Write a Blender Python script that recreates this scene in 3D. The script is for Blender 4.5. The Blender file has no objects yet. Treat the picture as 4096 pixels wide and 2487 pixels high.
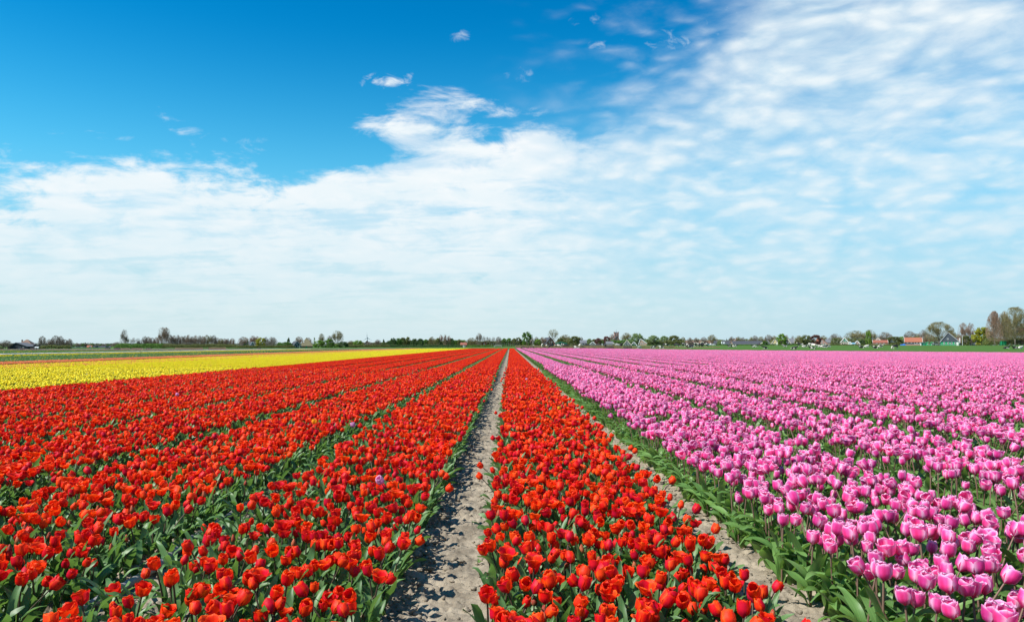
import bpy, math, random
import numpy as np
from mathutils import Vector, Matrix, Euler

R = math.radians
random.seed(7)
rng = np.random.default_rng(11)
scene = bpy.context.scene
COL = scene.collection

# ------------------------------------------------------------------ camera
FPX = 2958.0          # focal length in pixels of the 4096 wide photograph
H = 1.22              # eye height above the field
PITCH = math.atan(135.5 / FPX)
YAW = -math.atan(8.0 / FPX)
cd = bpy.data.cameras.new('camera')
cd.sensor_width = 36.0
cd.lens = 26.0
cd.clip_start = 0.05
cd.clip_end = 20000
cam = bpy.data.objects.new('camera', cd)
COL.objects.link(cam)
cam.location = (0, 0, H)
cam.rotation_euler = (math.pi / 2 + PITCH, 0, YAW)
scene.camera = cam
CAMR = cam.rotation_euler.to_matrix()

# ------------------------------------------------------------------ sun, sky, exposure
SUN_EL = R(50)
SUN_DIR = Vector((-0.93 * math.cos(SUN_EL), -0.37 * math.cos(SUN_EL), math.sin(SUN_EL))).normalized()
sd = bpy.data.lights.new('sun', 'SUN')
sd.energy = 5.0
sd.angle = R(0.5)
sd.color = (1.0, 0.955, 0.88)
sun = bpy.data.objects.new('sun', sd)
COL.objects.link(sun)
sun.rotation_euler = SUN_DIR.to_track_quat('Z', 'Y').to_euler()
sun.location = SUN_DIR * 60

scene.view_settings.view_transform = 'Standard'
scene.view_settings.look = 'None'
EXPO = 0.58
scene.view_settings.exposure = EXPO
scene.view_settings.gamma = 1.0
scene.view_settings.use_curve_mapping = False
scene.cycles.max_bounces = 8
scene.cycles.diffuse_bounces = 4
scene.cycles.transmission_bounces = 4
scene.cycles.transparent_max_bounces = 8
scene.cycles.caustics_reflective = False
scene.cycles.caustics_refractive = False


class NT:
    """tiny helper to write node trees as expressions"""
    def __init__(self, tree):
        self.t = tree
        self.n = tree.nodes
        self.l = tree.links

    def node(self, typ, **kw):
        nd = self.n.new(typ)
        for k, v in kw.items():
            setattr(nd, k, v)
        return nd

    def put(self, sock, v):
        if v is None:
            return
        if isinstance(v, bpy.types.NodeSocket):
            self.l.new(v, sock)
        else:
            sock.default_value = v

    def m(self, op, a, b=None, c=None, clamp=False):
        nd = self.node('ShaderNodeMath', operation=op, use_clamp=clamp)
        for i, v in enumerate((a, b, c)):
            if v is not None:
                self.put(nd.inputs[i], v)
        return nd.outputs[0]

    def ss(self, v, a, b):
        nd = self.node('ShaderNodeMapRange', interpolation_type='SMOOTHSTEP')
        self.put(nd.inputs['Value'], v)
        nd.inputs['From Min'].default_value = a
        nd.inputs['From Max'].default_value = b
        return nd.outputs[0]

    def lin(self, v, a, b, c=0.0, d=1.0):
        nd = self.node('ShaderNodeMapRange')
        self.put(nd.inputs['Value'], v)
        for k, x in zip(('From Min', 'From Max', 'To Min', 'To Max'), (a, b, c, d)):
            nd.inputs[k].default_value = x
        return nd.outputs[0]

    def mix(self, f, a, b, blend='MIX'):
        nd = self.node('ShaderNodeMix', data_type='RGBA', blend_type=blend)
        self.put(nd.inputs['Factor'], f)
        for i, v in ((6, a), (7, b)):
            if isinstance(v, (tuple, list)) and len(v) == 3:
                v = (*v, 1)
            self.put(nd.inputs[i], v)
        return nd.outputs[2]

    def noise(self, vec, scale, detail=2.0, rough=0.5, dist=0.0):
        nd = self.node('ShaderNodeTexNoise')
        self.put(nd.inputs['Vector'], vec)
        nd.inputs['Scale'].default_value = scale
        nd.inputs['Detail'].default_value = detail
        nd.inputs['Roughness'].default_value = rough
        nd.inputs['Distortion'].default_value = dist
        return nd.outputs['Fac']

    def curve(self, v, pts):
        nd = self.node('ShaderNodeFloatCurve')
        cm = nd.mapping
        c = cm.curves[0]
        while len(c.points) < len(pts):
            c.points.new(0.5, 0.5)
        for p, (x, y) in zip(c.points, pts):
            p.location = (x, y)
            p.handle_type = 'AUTO'
        cm.use_clip = True
        cm.update()
        self.put(nd.inputs['Value'], v)
        return nd.outputs[0]


def V3(r, g, b):
    """colour of the sky as it should show, before exposure"""
    k = 10.0 / 2 ** EXPO
    return (r * k, g * k, b * k)


def build_sky():
    w = bpy.data.worlds.new('World')
    scene.world = w
    w.use_nodes = True
    w.node_tree.nodes.clear()
    T = NT(w.node_tree)
    out = T.node('ShaderNodeOutputWorld')
    bg = T.node('ShaderNodeBackground')
    bg.inputs['Strength'].default_value = 0.1
    T.l.new(bg.outputs[0], out.inputs['Surface'])
    sky = T.node('ShaderNodeTexSky')
    sky.sky_type = 'NISHITA'
    sky.sun_disc = False
    sky.sun_elevation = SUN_EL
    sky.sun_rotation = math.atan2(SUN_DIR.x, SUN_DIR.y)
    sky.altitude = 0
    sky.air_density = 1.0
    sky.dust_density = 0.3
    sky.ozone_density = 3.0
    tc = T.node('ShaderNodeTexCoord')
    sep = T.node('ShaderNodeSeparateXYZ')
    T.l.new(tc.outputs['Generated'], sep.inputs[0])
    x, y, z = sep.outputs
    ay = T.m('MAXIMUM', T.m('ABSOLUTE', y), 0.05)
    s = T.m('DIVIDE', x, ay)
    t = T.m('DIVIDE', T.m('MAXIMUM', z, 0.0), ay)
    zc = T.m('ADD', T.m('MAXIMUM', z, 0.0), 0.11)
    cmb = T.node('ShaderNodeCombineXYZ')
    T.put(cmb.inputs[0], T.m('DIVIDE', x, zc))
    T.put(cmb.inputs[1], T.m('DIVIDE', y, zc))
    P = cmb.outputs[0]
    zd = T.m('ADD', T.m('MAXIMUM', z, 0.0), 0.36)
    cmb2 = T.node('ShaderNodeCombineXYZ')
    T.put(cmb2.inputs[0], T.m('DIVIDE', x, zd))
    T.put(cmb2.inputs[1], T.m('DIVIDE', y, zd))
    T.put(cmb2.inputs[2], T.m('MULTIPLY', z, 3.0))
    P2 = cmb2.outputs[0]
    # upper edge of the cloud field, by direction
    pts = [(0, .235), (300, .262), (700, .272), (1000, .262), (1300, .268), (1500, .305), (1640, .345), (1780, .345),
           (1950, .322), (2300, .322), (2500, .335), (2700, .36), (2850, .41), (2980, .49), (3250, .62)]
    cpts = [(0.0, .23)] + [((p - 2040) / 2958 / 1.6 + 0.5, v) for p, v in pts] + [(1.0, .80)]
    edge = T.curve(T.m('ADD', T.m('DIVIDE', s, 1.6), 0.5, clamp=True), cpts)
    d = T.m('SUBTRACT', edge, t)                        # > 0 inside the cloud field
    right = T.ss(s, -0.05, 0.24)                         # broken small puffs to the right
    big = T.noise(P, 1.7, 5, .50, .3)
    mid = T.noise(P2, 8.5, 8, .64, .4)
    wv_ = T.node('ShaderNodeTexNoise')
    T.l.new(P2, wv_.inputs['Vector'])
    wv_.inputs['Scale'].default_value = 4.5
    wv_.inputs['Detail'].default_value = 4
    warp = T.node('ShaderNodeVectorMath', operation='MULTIPLY_ADD')
    T.l.new(wv_.outputs['Color'], warp.inputs[0])
    warp.inputs[1].default_value = (.16, .16, .16)
    T.l.new(P2, warp.inputs[2])
    vor = T.node('ShaderNodeTexVoronoi', feature='SMOOTH_F1')
    T.l.new(warp.outputs[0], vor.inputs['Vector'])
    vor.inputs['Scale'].default_value = 18.0
    vor.inputs['Smoothness'].default_value = .85
    cell = T.lin(vor.outputs['Distance'], .62, .12)
    puff = T.m('ADD', T.m('MULTIPLY', T.noise(warp.outputs[0], 8.0, 6, .58, .1), .66), T.m('MULTIPLY', cell, .24))
    streak_v = T.node('ShaderNodeMapping')
    streak_v.inputs['Scale'].default_value = (0.5, 1.25, 1)
    streak_v.inputs['Rotation'].default_value = (0, 0, R(-16))
    T.l.new(P, streak_v.inputs['Vector'])
    streak = T.noise(streak_v.outputs[0], 2.3, 7, .55, .5)
    nl = T.m('SUBTRACT', T.m('ADD', T.m('ADD', T.m('MULTIPLY', big, .40), T.m('MULTIPLY', mid, .38)), T.m('MULTIPLY', streak, .22)), .5)
    nr = T.m('SUBTRACT', T.m('ADD', T.m('ADD', T.m('MULTIPLY', puff, .62), T.m('MULTIPLY', mid, .20)), T.m('MULTIPLY', big, .18)), .5)
    dl = T.m('ADD', T.m('MULTIPLY', T.m('MINIMUM', T.m('MAXIMUM', d, -.25), .10), 7.0), T.m('MULTIPLY', nl, 3.6))
    dr = T.m('ADD', T.m('MULTIPLY', T.m('MINIMUM', T.m('MAXIMUM', d, -.25), .09), 4.6), T.m('MULTIPLY', nr, 3.6))
    a_l = T.ss(dl, -.04, .40)
    inside = T.ss(d, -.02, .12)
    a_r = T.m('ADD', T.m('MULTIPLY', T.ss(dr, -.80, .95), .74), T.m('MULTIPLY', inside, .26))
    thin = T.m('ADD', .60, T.m('MULTIPLY', T.ss(T.m('ADD', streak, T.m('MULTIPLY', mid, .55)), .58, .82), .40))
    alpha = T.m('ADD', T.m('MULTIPLY', T.m('MULTIPLY', a_l, thin), T.m('SUBTRACT', 1, right)), T.m('MULTIPLY', a_r, right))
    st = T.node('ShaderNodeCombineXYZ')
    T.put(st.inputs[0], s)
    T.put(st.inputs[1], T.m('MULTIPLY', t, 1.5))
    wisp = T.noise(st.outputs[0], 38.0, 5, .6, .6)
    # a few small clouds out in the blue
    for (px, py, wx, wy, g) in ((1545, 308, 105, 30, 1.0), (1550, 312, 70, 22, 1.0), (1830, 128, 45, 22, .62), (1850, 384, 45, 9, .6), (2395, 170, 38, 30, .55),
                                (2370, 57, 70, 20, .5), (2730, 140, 150, 40, .75), (3010, 40, 140, 60, .6), (2100, 290, 60, 26, .4), (470, 545, 70, 10, .5), (960, 558, 80, 14, .5), (10, 595, 40, 30, .6)):
        es = T.m('DIVIDE', T.m('SUBTRACT', s, (px - 2040) / FPX), wx / FPX)
        et = T.m('DIVIDE', T.m('SUBTRACT', t, (1379 - py) / FPX), wy / FPX)
        r2 = T.m('ADD', T.m('MULTIPLY', es, es), T.m('MULTIPLY', et, et))
        b = T.m('ADD', T.m('SUBTRACT', .62 + (.85 if wx == 70 and px == 1550 else 0), T.m('MULTIPLY', r2, .36 + (.5 if px == 1550 else 0))), T.m('MULTIPLY', T.m('SUBTRACT', wisp, .56), 4.2))
        b = T.m('MULTIPLY', T.m('MULTIPLY', T.ss(b, .0, 1.7), T.m('LESS_THAN', r2, 9.0)), g)
        alpha = T.m('MAXIMUM', alpha, b)
    # clear sky: physical sky, made as saturated as the photograph
    hs = T.node('ShaderNodeHueSaturation')
    hs.inputs['Saturation'].default_value = 1.30
    hs.inputs['Value'].default_value = 1.0
    T.l.new(sky.outputs[0], hs.inputs['Color'])
    el = T.m('ARCSINE', T.m('MAXIMUM', z, 0.0))
    blue = T.mix(1.0, hs.outputs[0], T.mix(T.ss(el, .24, .02), T.mix(T.ss(el, .47, .20), SKYMUL, SKYLOW), SKYHOR), 'MULTIPLY')
    # pale veil near the horizon
    veil = T.m('MULTIPLY', T.m('POWER', 2.718, T.m('MULTIPLY', el, -5.6)), T.ss(el, .44, .06))
    veil = T.m('MULTIPLY', veil, .95)
    vcol = T.mix(T.ss(s, -.1, .75), V3(.64, .805, .87), V3(.45, .68, .83))
    base = T.mix(veil, blue, vcol)
    shade = T.m('ADD', T.m('MULTIPLY', T.ss(mid, .30, .62), .5), T.m('MULTIPLY', T.ss(puff, .3, .65), .5))
    ccol_l = T.mix(shade, V3(.84, .94, .985), V3(1.02, 1.02, 1.02))
    ccol_r = T.mix(shade, V3(.66, .85, .95), V3(.90, .965, .99))
    ccol = T.mix(right, ccol_l, ccol_r)
    ccol = T.mix(T.m('MULTIPLY', veil, .6), ccol, vcol)
    alpha = T.m('MULTIPLY', alpha, T.m('SUBTRACT', 1.0, T.m('MULTIPLY', T.m('POWER', 2.718, T.m('MULTIPLY', el, -14.0)), .85)))
    col = T.mix(alpha, base, ccol)
    T.l.new(col, bg.inputs['Color'])
    w.cycles.sampling_method = 'AUTOMATIC'


SKYMUL = (0.0, .93, 1.04)
SKYLOW = (0.0, 1.22, 1.15)
SKYHOR = (.51, .78, .84)
build_sky()

# ------------------------------------------------------------------ helpers: ground level, pixel to world
G_A = np.array([-1.2, -.69, -.487, -.27, -.05, .05, .155, .33, .70, 1.2])
G_Y = np.array([1396.5, 1395.5, 1393.5, 1390.5, 1388, 1384, 1382, 1381.2, 1381, 1381])
G_Z = H - (G_Y - 1379) / FPX * 430


def gz(X, Y):
    X = np.asarray(X, float)
    Y = np.asarray(Y, float)
    a = X / np.maximum(Y, 1.0)
    far = np.interp(a, G_A, G_Z)
    q = np.clip((Y - 120) / 220.0, 0, 1)
    return far * q * q * (3 - 2 * q)


def gzf(x, y):
    return float(gz(x, y))


def PX(px, Y):
    """world x of photo column px at distance Y"""
    return (px - 2040) / FPX * Y


def zat(py, Y):
    return H - (py - 1379) / FPX * Y


# ------------------------------------------------------------------ helpers: objects
def link(o, parent=None):
    COL.objects.link(o)
    if parent is not None:
        o.parent = parent
    return o


def tag(o, label=None, cat=None, group=None, kind=None):
    if label:
        o['label'] = label
    if cat:
        o['category'] = cat
    if group:
        o['group'] = group
    if kind:
        o['kind'] = kind
    return o


def empty(name, loc=(0, 0, 0), rz=0.0, label=None, cat=None, group=None):
    o = bpy.data.objects.new(name, None)
    o.empty_display_size = 0.2
    o.location = loc
    o.rotation_euler = (0, 0, rz)
    link(o)
    return tag(o, label, cat, group)


def make_mesh(name, V, F, mats=(), midx=None, uv=None, rnd=None, smooth=True):
    V = np.asarray(V, np.float32).reshape(-1, 3)
    me = bpy.data.meshes.new(name)
    if isinstance(F, np.ndarray):
        n, k = F.shape
        me.vertices.add(len(V))
        me.vertices.foreach_set('co', V.ravel())
        me.loops.add(n * k)
        me.loops.foreach_set('vertex_index', F.astype(np.int32).ravel())
        me.polygons.add(n)
        me.polygons.foreach_set('loop_start', np.arange(0, n * k, k, dtype=np.int32))
        flat = F.ravel()
    else:
        me.from_pydata(V.tolist(), [], F)
        flat = np.concatenate([np.asarray(f) for f in F]) if len(F) else np.zeros(0, int)
    for m in mats:
        me.materials.append(m)
    if midx is not None:
        me.polygons.foreach_set('material_index', np.asarray(midx, np.int32))
    if uv is not None:
        ul = me.uv_layers.new(name='uv')
        ul.data.foreach_set('uv', np.asarray(uv, np.float32)[flat].ravel())
    if rnd is not None:
        at = me.attributes.new('rnd', 'FLOAT', 'POINT')
        at.data.foreach_set('value', np.asarray(rnd, np.float32))
    me.update(calc_edges=True)
    me.validate()
    if smooth:
        me.polygons.foreach_set('use_smooth', np.ones(len(me.polygons), bool))
    return me


def mobj(name, me, parent=None):
    return link(bpy.data.objects.new(name, me), parent)


class MB:
    """collects boxes, tubes and prisms into one mesh"""
    def __init__(self):
        self.v = []
        self.f = []

    def add(self, vs, fs):
        b = len(self.v)
        self.v += [tuple(p) for p in vs]
        self.f += [tuple(i + b for i in f) for f in fs]
        return self

    def box(self, x0, x1, y0, y1, z0, z1):
        vs = [(x, y, z) for z in (z0, z1) for y in (y0, y1) for x in (x0, x1)]
        return self.add(vs, [(0, 2, 3, 1), (4, 5, 7, 6), (0, 1, 5, 4), (2, 6, 7, 3), (0, 4, 6, 2), (1, 3, 7, 5)])

    def bar(self, p, q, r0, r1=None, n=6, cap=True):
        r1 = r0 if r1 is None else r1
        p, q = Vector(p), Vector(q)
        d = (q - p)
        if d.length < 1e-9:
            return self
        d.normalize()
        a = d.orthogonal().normalized()
        b = d.cross(a)
        vs = []
        for c, r in ((p, r0), (q, r1)):
            for i in range(n):
                t = 2 * math.pi * i / n
                vs.append(c + a * (r * math.cos(t)) + b * (r * math.sin(t)))
        fs = [(i, (i + 1) % n, n + (i + 1) % n, n + i) for i in range(n)]
        if cap:
            fs += [tuple(range(n - 1, -1, -1)), tuple(range(n, 2 * n))]
        return self.add(vs, fs)

    def prism(self, pts, y0, y1):
        """pts: (x, z) outline, extruded along y"""
        n = len(pts)
        vs = [(x, y0, z) for x, z in pts] + [(x, y1, z) for x, z in pts]
        fs = [tuple(range(n)), tuple(range(2 * n - 1, n - 1, -1))]
        fs += [(i, i + n, (i + 1) % n + n, (i + 1) % n) for i in range(n)]
        return self.add(vs, fs)

    def prism_x(self, pts, x0, x1):
        n = len(pts)
        vs = [(x0, y, z) for y, z in pts] + [(x1, y, z) for y, z in pts]
        fs = [tuple(range(n - 1, -1, -1)), tuple(range(n, 2 * n))]
        fs += [(i, (i + 1) % n, (i + 1) % n + n, i + n) for i in range(n)]
        return self.add(vs, fs)

    def build(self, name, mat, parent=None, smooth=False):
        me = make_mesh(name, self.v, self.f, [mat], smooth=smooth)
        return mobj(name, me, parent)


# ------------------------------------------------------------------ materials
def new_mat(name):
    m = bpy.data.materials.new(name)
    m.use_nodes = True
    m.node_tree.nodes.clear()
    T = NT(m.node_tree)
    out = T.node('ShaderNodeOutputMaterial')
    return m, T, out


def plain(name, col, rough=.75, var=.18, scale=2.0, spec=.3, bump=0.0):
    m, T, out = new_mat(name)
    b = T.node('ShaderNodeBsdfPrincipled')
    tc = T.node('ShaderNodeTexCoord')
    n = T.noise(tc.outputs['Object'], scale, 5, .6)
    c = T.mix(n, tuple(v * (1 - var * 1.5) for v in col), tuple(min(1, v * (1 + var * 1.5)) for v in col))
    T.put(b.inputs['Base Color'], c)
    b.inputs['Roughness'].default_value = rough
    b.inputs['Specular IOR Level'].default_value = spec
    if bump:
        bp = T.node('ShaderNodeBump')
        bp.inputs['Strength'].default_value = bump
        T.put(bp.inputs['Height'], T.noise(tc.outputs['Object'], scale * 6, 4, .6))
        T.l.new(bp.outputs[0], b.inputs['Normal'])
    T.l.new(b.outputs[0], out.inputs['Surface'])
    return m


def petal_mat(name, low, mid_, rim, trans, spec=.24, rough=.48, tw=.38, shift=.42, stripe=None):
    """low: outside of the cup near the stem, mid_: body, rim: edge of the petal"""
    m, T, out = new_mat(name)
    uvn = T.node('ShaderNodeUVMap')
    uvn.uv_map = 'uv'
    sp = T.node('ShaderNodeSeparateXYZ')
    T.l.new(uvn.outputs[0], sp.inputs[0])
    u, v = sp.outputs[0], sp.outputs[1]
    e = T.m('ABSOLUTE', T.m('SUBTRACT', T.m('MULTIPLY', u, 2), 1))
    at = T.node('ShaderNodeAttribute', attribute_name='rnd')
    oi = T.node('ShaderNodeObjectInfo')
    rn = T.m('FRACT', T.m('ADD', at.outputs['Fac'], oi.outputs['Random']))
    tc = T.node('ShaderNodeTexCoord')
    mp = T.node('ShaderNodeMapping')
    mp.inputs['Scale'].default_value = (26, 1.5, 1)
    T.l.new(uvn.outputs[0], mp.inputs[0])
    vein = T.noise(mp.outputs[0], 1.0, 3, .6)
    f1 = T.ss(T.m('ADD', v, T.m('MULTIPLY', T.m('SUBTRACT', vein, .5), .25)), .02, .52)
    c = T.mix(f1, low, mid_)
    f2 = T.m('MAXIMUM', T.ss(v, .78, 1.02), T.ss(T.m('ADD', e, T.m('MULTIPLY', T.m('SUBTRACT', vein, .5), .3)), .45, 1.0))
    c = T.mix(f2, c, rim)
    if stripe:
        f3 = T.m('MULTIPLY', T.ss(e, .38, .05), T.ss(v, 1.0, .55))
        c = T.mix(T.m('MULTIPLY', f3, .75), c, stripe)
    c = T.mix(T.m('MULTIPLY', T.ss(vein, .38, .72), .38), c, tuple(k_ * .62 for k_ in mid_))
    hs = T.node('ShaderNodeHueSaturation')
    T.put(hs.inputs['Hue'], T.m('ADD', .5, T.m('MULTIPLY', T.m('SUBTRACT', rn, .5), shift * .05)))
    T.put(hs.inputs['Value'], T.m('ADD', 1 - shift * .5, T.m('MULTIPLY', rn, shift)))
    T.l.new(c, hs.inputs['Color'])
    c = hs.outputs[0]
    b = T.node('ShaderNodeBsdfPrincipled')
    T.l.new(c, b.inputs['Base Color'])
    b.inputs['Roughness'].default_value = rough
    b.inputs['Specular IOR Level'].default_value = spec
    bp = T.node('ShaderNodeBump')
    bp.inputs['Strength'].default_value = .3
    bp.inputs['Distance'].default_value = .004
    T.put(bp.inputs['Height'], vein)
    T.l.new(bp.outputs[0], b.inputs['Normal'])
    tr = T.node('ShaderNodeBsdfTranslucent')
    T.put(tr.inputs['Color'], T.mix(.35, c, (*trans, 1)))
    mx = T.node('ShaderNodeMixShader')
    mx.inputs[0].default_value = tw
    T.l.new(b.outputs[0], mx.inputs[1])
    T.l.new(tr.outputs[0], mx.inputs[2])
    T.l.new(mx.outputs[0], out.inputs['Surface'])
    return m


def leaf_mat(name, dark, light, trans, tw=.34, rough=.44, spec=.38, uvs=True):
    m, T, out = new_mat(name)
    at = T.node('ShaderNodeAttribute', attribute_name='rnd')
    oi = T.node('ShaderNodeObjectInfo')
    rn = T.m('FRACT', T.m('ADD', at.outputs['Fac'], oi.outputs['Random']))
    c = T.mix(rn, dark, light)
    if uvs:
        uvn = T.node('ShaderNodeUVMap')
        uvn.uv_map = 'uv'
        sp = T.node('ShaderNodeSeparateXYZ')
        T.l.new(uvn.outputs[0], sp.inputs[0])
        mp = T.node('ShaderNodeMapping')
        mp.inputs['Scale'].default_value = (18, 1.2, 1)
        T.l.new(uvn.outputs[0], mp.inputs[0])
        vein = T.noise(mp.outputs[0], 1.0, 3, .55)
        c = T.mix(T.m('MULTIPLY', T.ss(vein, .35, .7), .45), c, tuple(min(1, v * 1.6) for v in light))
        c = T.mix(T.m('MULTIPLY', T.ss(sp.outputs[1], .25, 0), .5), c, tuple(v * k for v, k in zip(light, (1.7, 1.4, 1.2))))
    b = T.node('ShaderNodeBsdfPrincipled')
    T.put(b.inputs['Base Color'], c)
    b.inputs['Roughness'].default_value = rough
    b.inputs['Specular IOR Level'].default_value = spec
    tr = T.node('ShaderNodeBsdfTranslucent')
    T.put(tr.inputs['Color'], T.mix(.6, c, trans))
    mx = T.node('ShaderNodeMixShader')
    mx.inputs[0].default_value = tw
    T.l.new(b.outputs[0], mx.inputs[1])
    T.l.new(tr.outputs[0], mx.inputs[2])
    T.l.new(mx.outputs[0], out.inputs['Surface'])
    return m


M = {}
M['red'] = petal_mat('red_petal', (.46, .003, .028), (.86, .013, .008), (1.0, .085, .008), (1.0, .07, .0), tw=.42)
M['pink'] = petal_mat('pink_petal', (.50, .007, .11), (.95, .095, .41), (1.0, .64, .88), (1.0, .20, .54), tw=.40, stripe=(.72, .02, .19), spec=.4, rough=.36)  # pale edges are petal colour, plus painted sun sheen on rim, shade in low
M['yellow'] = petal_mat('yellow_petal', (.85, .62, .015), (1.0, .84, .02), (1.0, .92, .08), (1.0, .80, .01), tw=.40, shift=.15)
M['orange'] = petal_mat('orange_petal', (.80, .16, .06), (.96, .30, .12), (1.0, .50, .26), (1.0, .3, .05), tw=.36)
M['white'] = petal_mat('white_petal', (.80, .72, .78), (.90, .85, .88), (.94, .92, .93), (.95, .88, .92), tw=.35)
M['pale_pink'] = petal_mat('pale_pink_petal', (.70, .16, .42), (.82, .30, .60), (.88, .55, .76), (.9, .4, .65), tw=.36)
M['flame'] = petal_mat('flame_petal', (.85, .45, .02), (.95, .55, .03), (.93, .16, .01), (1.0, .6, .02), tw=.36)
M['bud'] = petal_mat('bud_petal', (.16, .20, .06), (.42, .10, .05), (.62, .07, .04), (.6, .12, .05), tw=.25)
M['leaf'] = leaf_mat('tulip_leaf', (.045, .115, .034), (.115, .225, .072), (.22, .42, .05))
M['leaf_pink'] = leaf_mat('tulip_leaf_broad', (.055, .14, .032), (.15, .275, .075), (.26, .48, .05))
M['stem_red'] = plain('tulip_stem_dark', (.075, .055, .035), .5, .25, 8)
M['stem_pink'] = plain('tulip_stem_mauve', (.17, .105, .075), .5, .3, 8)
M['stem_green'] = plain('tulip_stem_green', (.10, .17, .05), .5, .25, 8)

# ------------------------------------------------------------------ tulips
def quads(nu, nv, off=0):
    q = []
    for j in range(nv):
        for i in range(nu):
            a = off + j * (nu + 1) + i
            q.append((a, a + 1, a + nu + 2, a + nu + 1))
    return np.array(q, int)


def petal_geo(Rr, Hh, tip, ang, inner, rs, nu=4, nv=6, wide=1.0, flare=0.0):
    """one petal of a cup of radius Rr and height Hh; tip: radius at the tip over Rr"""
    v = (1 - (1 - np.linspace(0, 1, nv + 1)) ** (1.75 if nv > 4 else 1.4))[:, None]
    u = np.linspace(-1, 1, nu + 1)[None, :]
    sgm = np.clip((v - .42) / .58, 0, 1)
    r = np.where(v < .42, np.sin(np.clip(v / .42, 0, 1) * math.pi / 2) ** .75, 1 + (tip - 1) * sgm ** 1.5)
    r = Rr * np.maximum(r, .08) * (.90 if inner else 1.0)
    W = Rr * 1.30 * wide * (np.clip(v + .04, 0, 1) ** .45) * np.clip(1 - v ** (6.0 + rs.uniform(-1, 1.2)), .0, 1) ** .55 + Rr * .05
    th = np.clip(u * W / r, -1.25, 1.25)
    rr = r * (1 - (.10 if inner else .05) * u * u * v) + flare * Rr * (v ** 4) * (u * u) * .5
    x = rr * np.cos(th)
    y = rr * np.sin(th)
    z = Hh * (v * (1.03 if inner else 1.0) + .02 * np.sin(4 * u + rs.uniform(0, 6)) * v) - Hh * .10 * (np.abs(u) ** 2.5) * (v ** 2) + 0 * th
    ca, sa = math.cos(ang), math.sin(ang)
    V = np.stack([x * ca - y * sa, x * sa + y * ca, z], -1).reshape(-1, 3)
    UV = np.stack([np.broadcast_to(u * .5 + .5, z.shape), np.broadcast_to(v, z.shape)], -1).reshape(-1, 2)
    return V, quads(nu, nv), UV


def leaf_geo(L, W, az, ph0, ph1, rs, base=(0, 0, .005), nv=8, nu=2, fold=.35, twist=.5, wave=.12):
    t = np.linspace(0, 1, nv + 1)
    ph = ph0 + (ph1 - ph0) * t ** 1.6
    ds = L / nv
    rr = np.concatenate([[0], np.cumsum(np.sin((ph[1:] + ph[:-1]) / 2) * ds)])
    zz = np.concatenate([[0], np.cumsum(np.cos((ph[1:] + ph[:-1]) / 2) * ds)])
    w = W * .5 * 1.75 * (t + .02) ** .45 * np.clip(1 - t, 0, 1) ** .62 + .0015
    us = np.linspace(-1, 1, nu + 1)
    tw = rs.uniform(-twist, twist) * t
    pw, pf = rs.uniform(0, 6.28), rs.uniform(7, 12)
    V = []
    UV = []
    for j in range(nv + 1):
        n = np.array([-math.cos(ph[j]), 0, math.sin(ph[j])])      # upper side
        sdir = np.array([0, 1, 0])
        sd_ = sdir * math.cos(tw[j]) + n * math.sin(tw[j])
        nn = n * math.cos(tw[j]) - sdir * math.sin(tw[j])
        for u in us:
            p = np.array([rr[j], 0, zz[j]]) + sd_ * (u * w[j]) + nn * (abs(u) * w[j] * fold + u * u * wave * W * math.sin(pw + pf * t[j] + (1.2 if u > 0 else 0)) * min(1, 3 * t[j]))
            V.append(p)
            UV.append((u * .5 + .5, t[j]))
    V = np.array(V)
    ca, sa = math.cos(az), math.sin(az)
    V = np.stack([V[:, 0] * ca - V[:, 1] * sa, V[:, 0] * sa + V[:, 1] * ca, V[:, 2]], -1) + np.array(base)
    V[:, 2] = np.maximum(V[:, 2], .012)
    return V, quads(nu, nv), np.array(UV)


def stem_geo(h, lean, az, r=.0042, n=5, seg=4):
    t = np.linspace(0, 1, seg + 1)
    V = []
    UV = []
    for q in t:
        c = np.array([lean * q * q * math.cos(az), lean * q * q * math.sin(az), h * q])
        for i in range(n):
            a = 2 * math.pi * i / n
            V.append(c + np.array([r * math.cos(a), r * math.sin(a), 0]) * (1.15 - .3 * q))
            UV.append((i / n, q))
    F = [(j * n + i, j * n + (i + 1) % n, (j + 1) * n + (i + 1) % n, (j + 1) * n + i) for j in range(seg) for i in range(n)]
    top = np.array([lean * math.cos(az), lean * math.sin(az), h])
    tang = Vector((2 * lean * math.cos(az), 2 * lean * math.sin(az), h)).normalized()
    return np.array(V), np.array(F), np.array(UV), top, tang


def place_on(V, top, tang):
    q = np.array(Vector((0, 0, 1)).rotation_difference(tang).to_matrix())
    return V @ q.T + top


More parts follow.
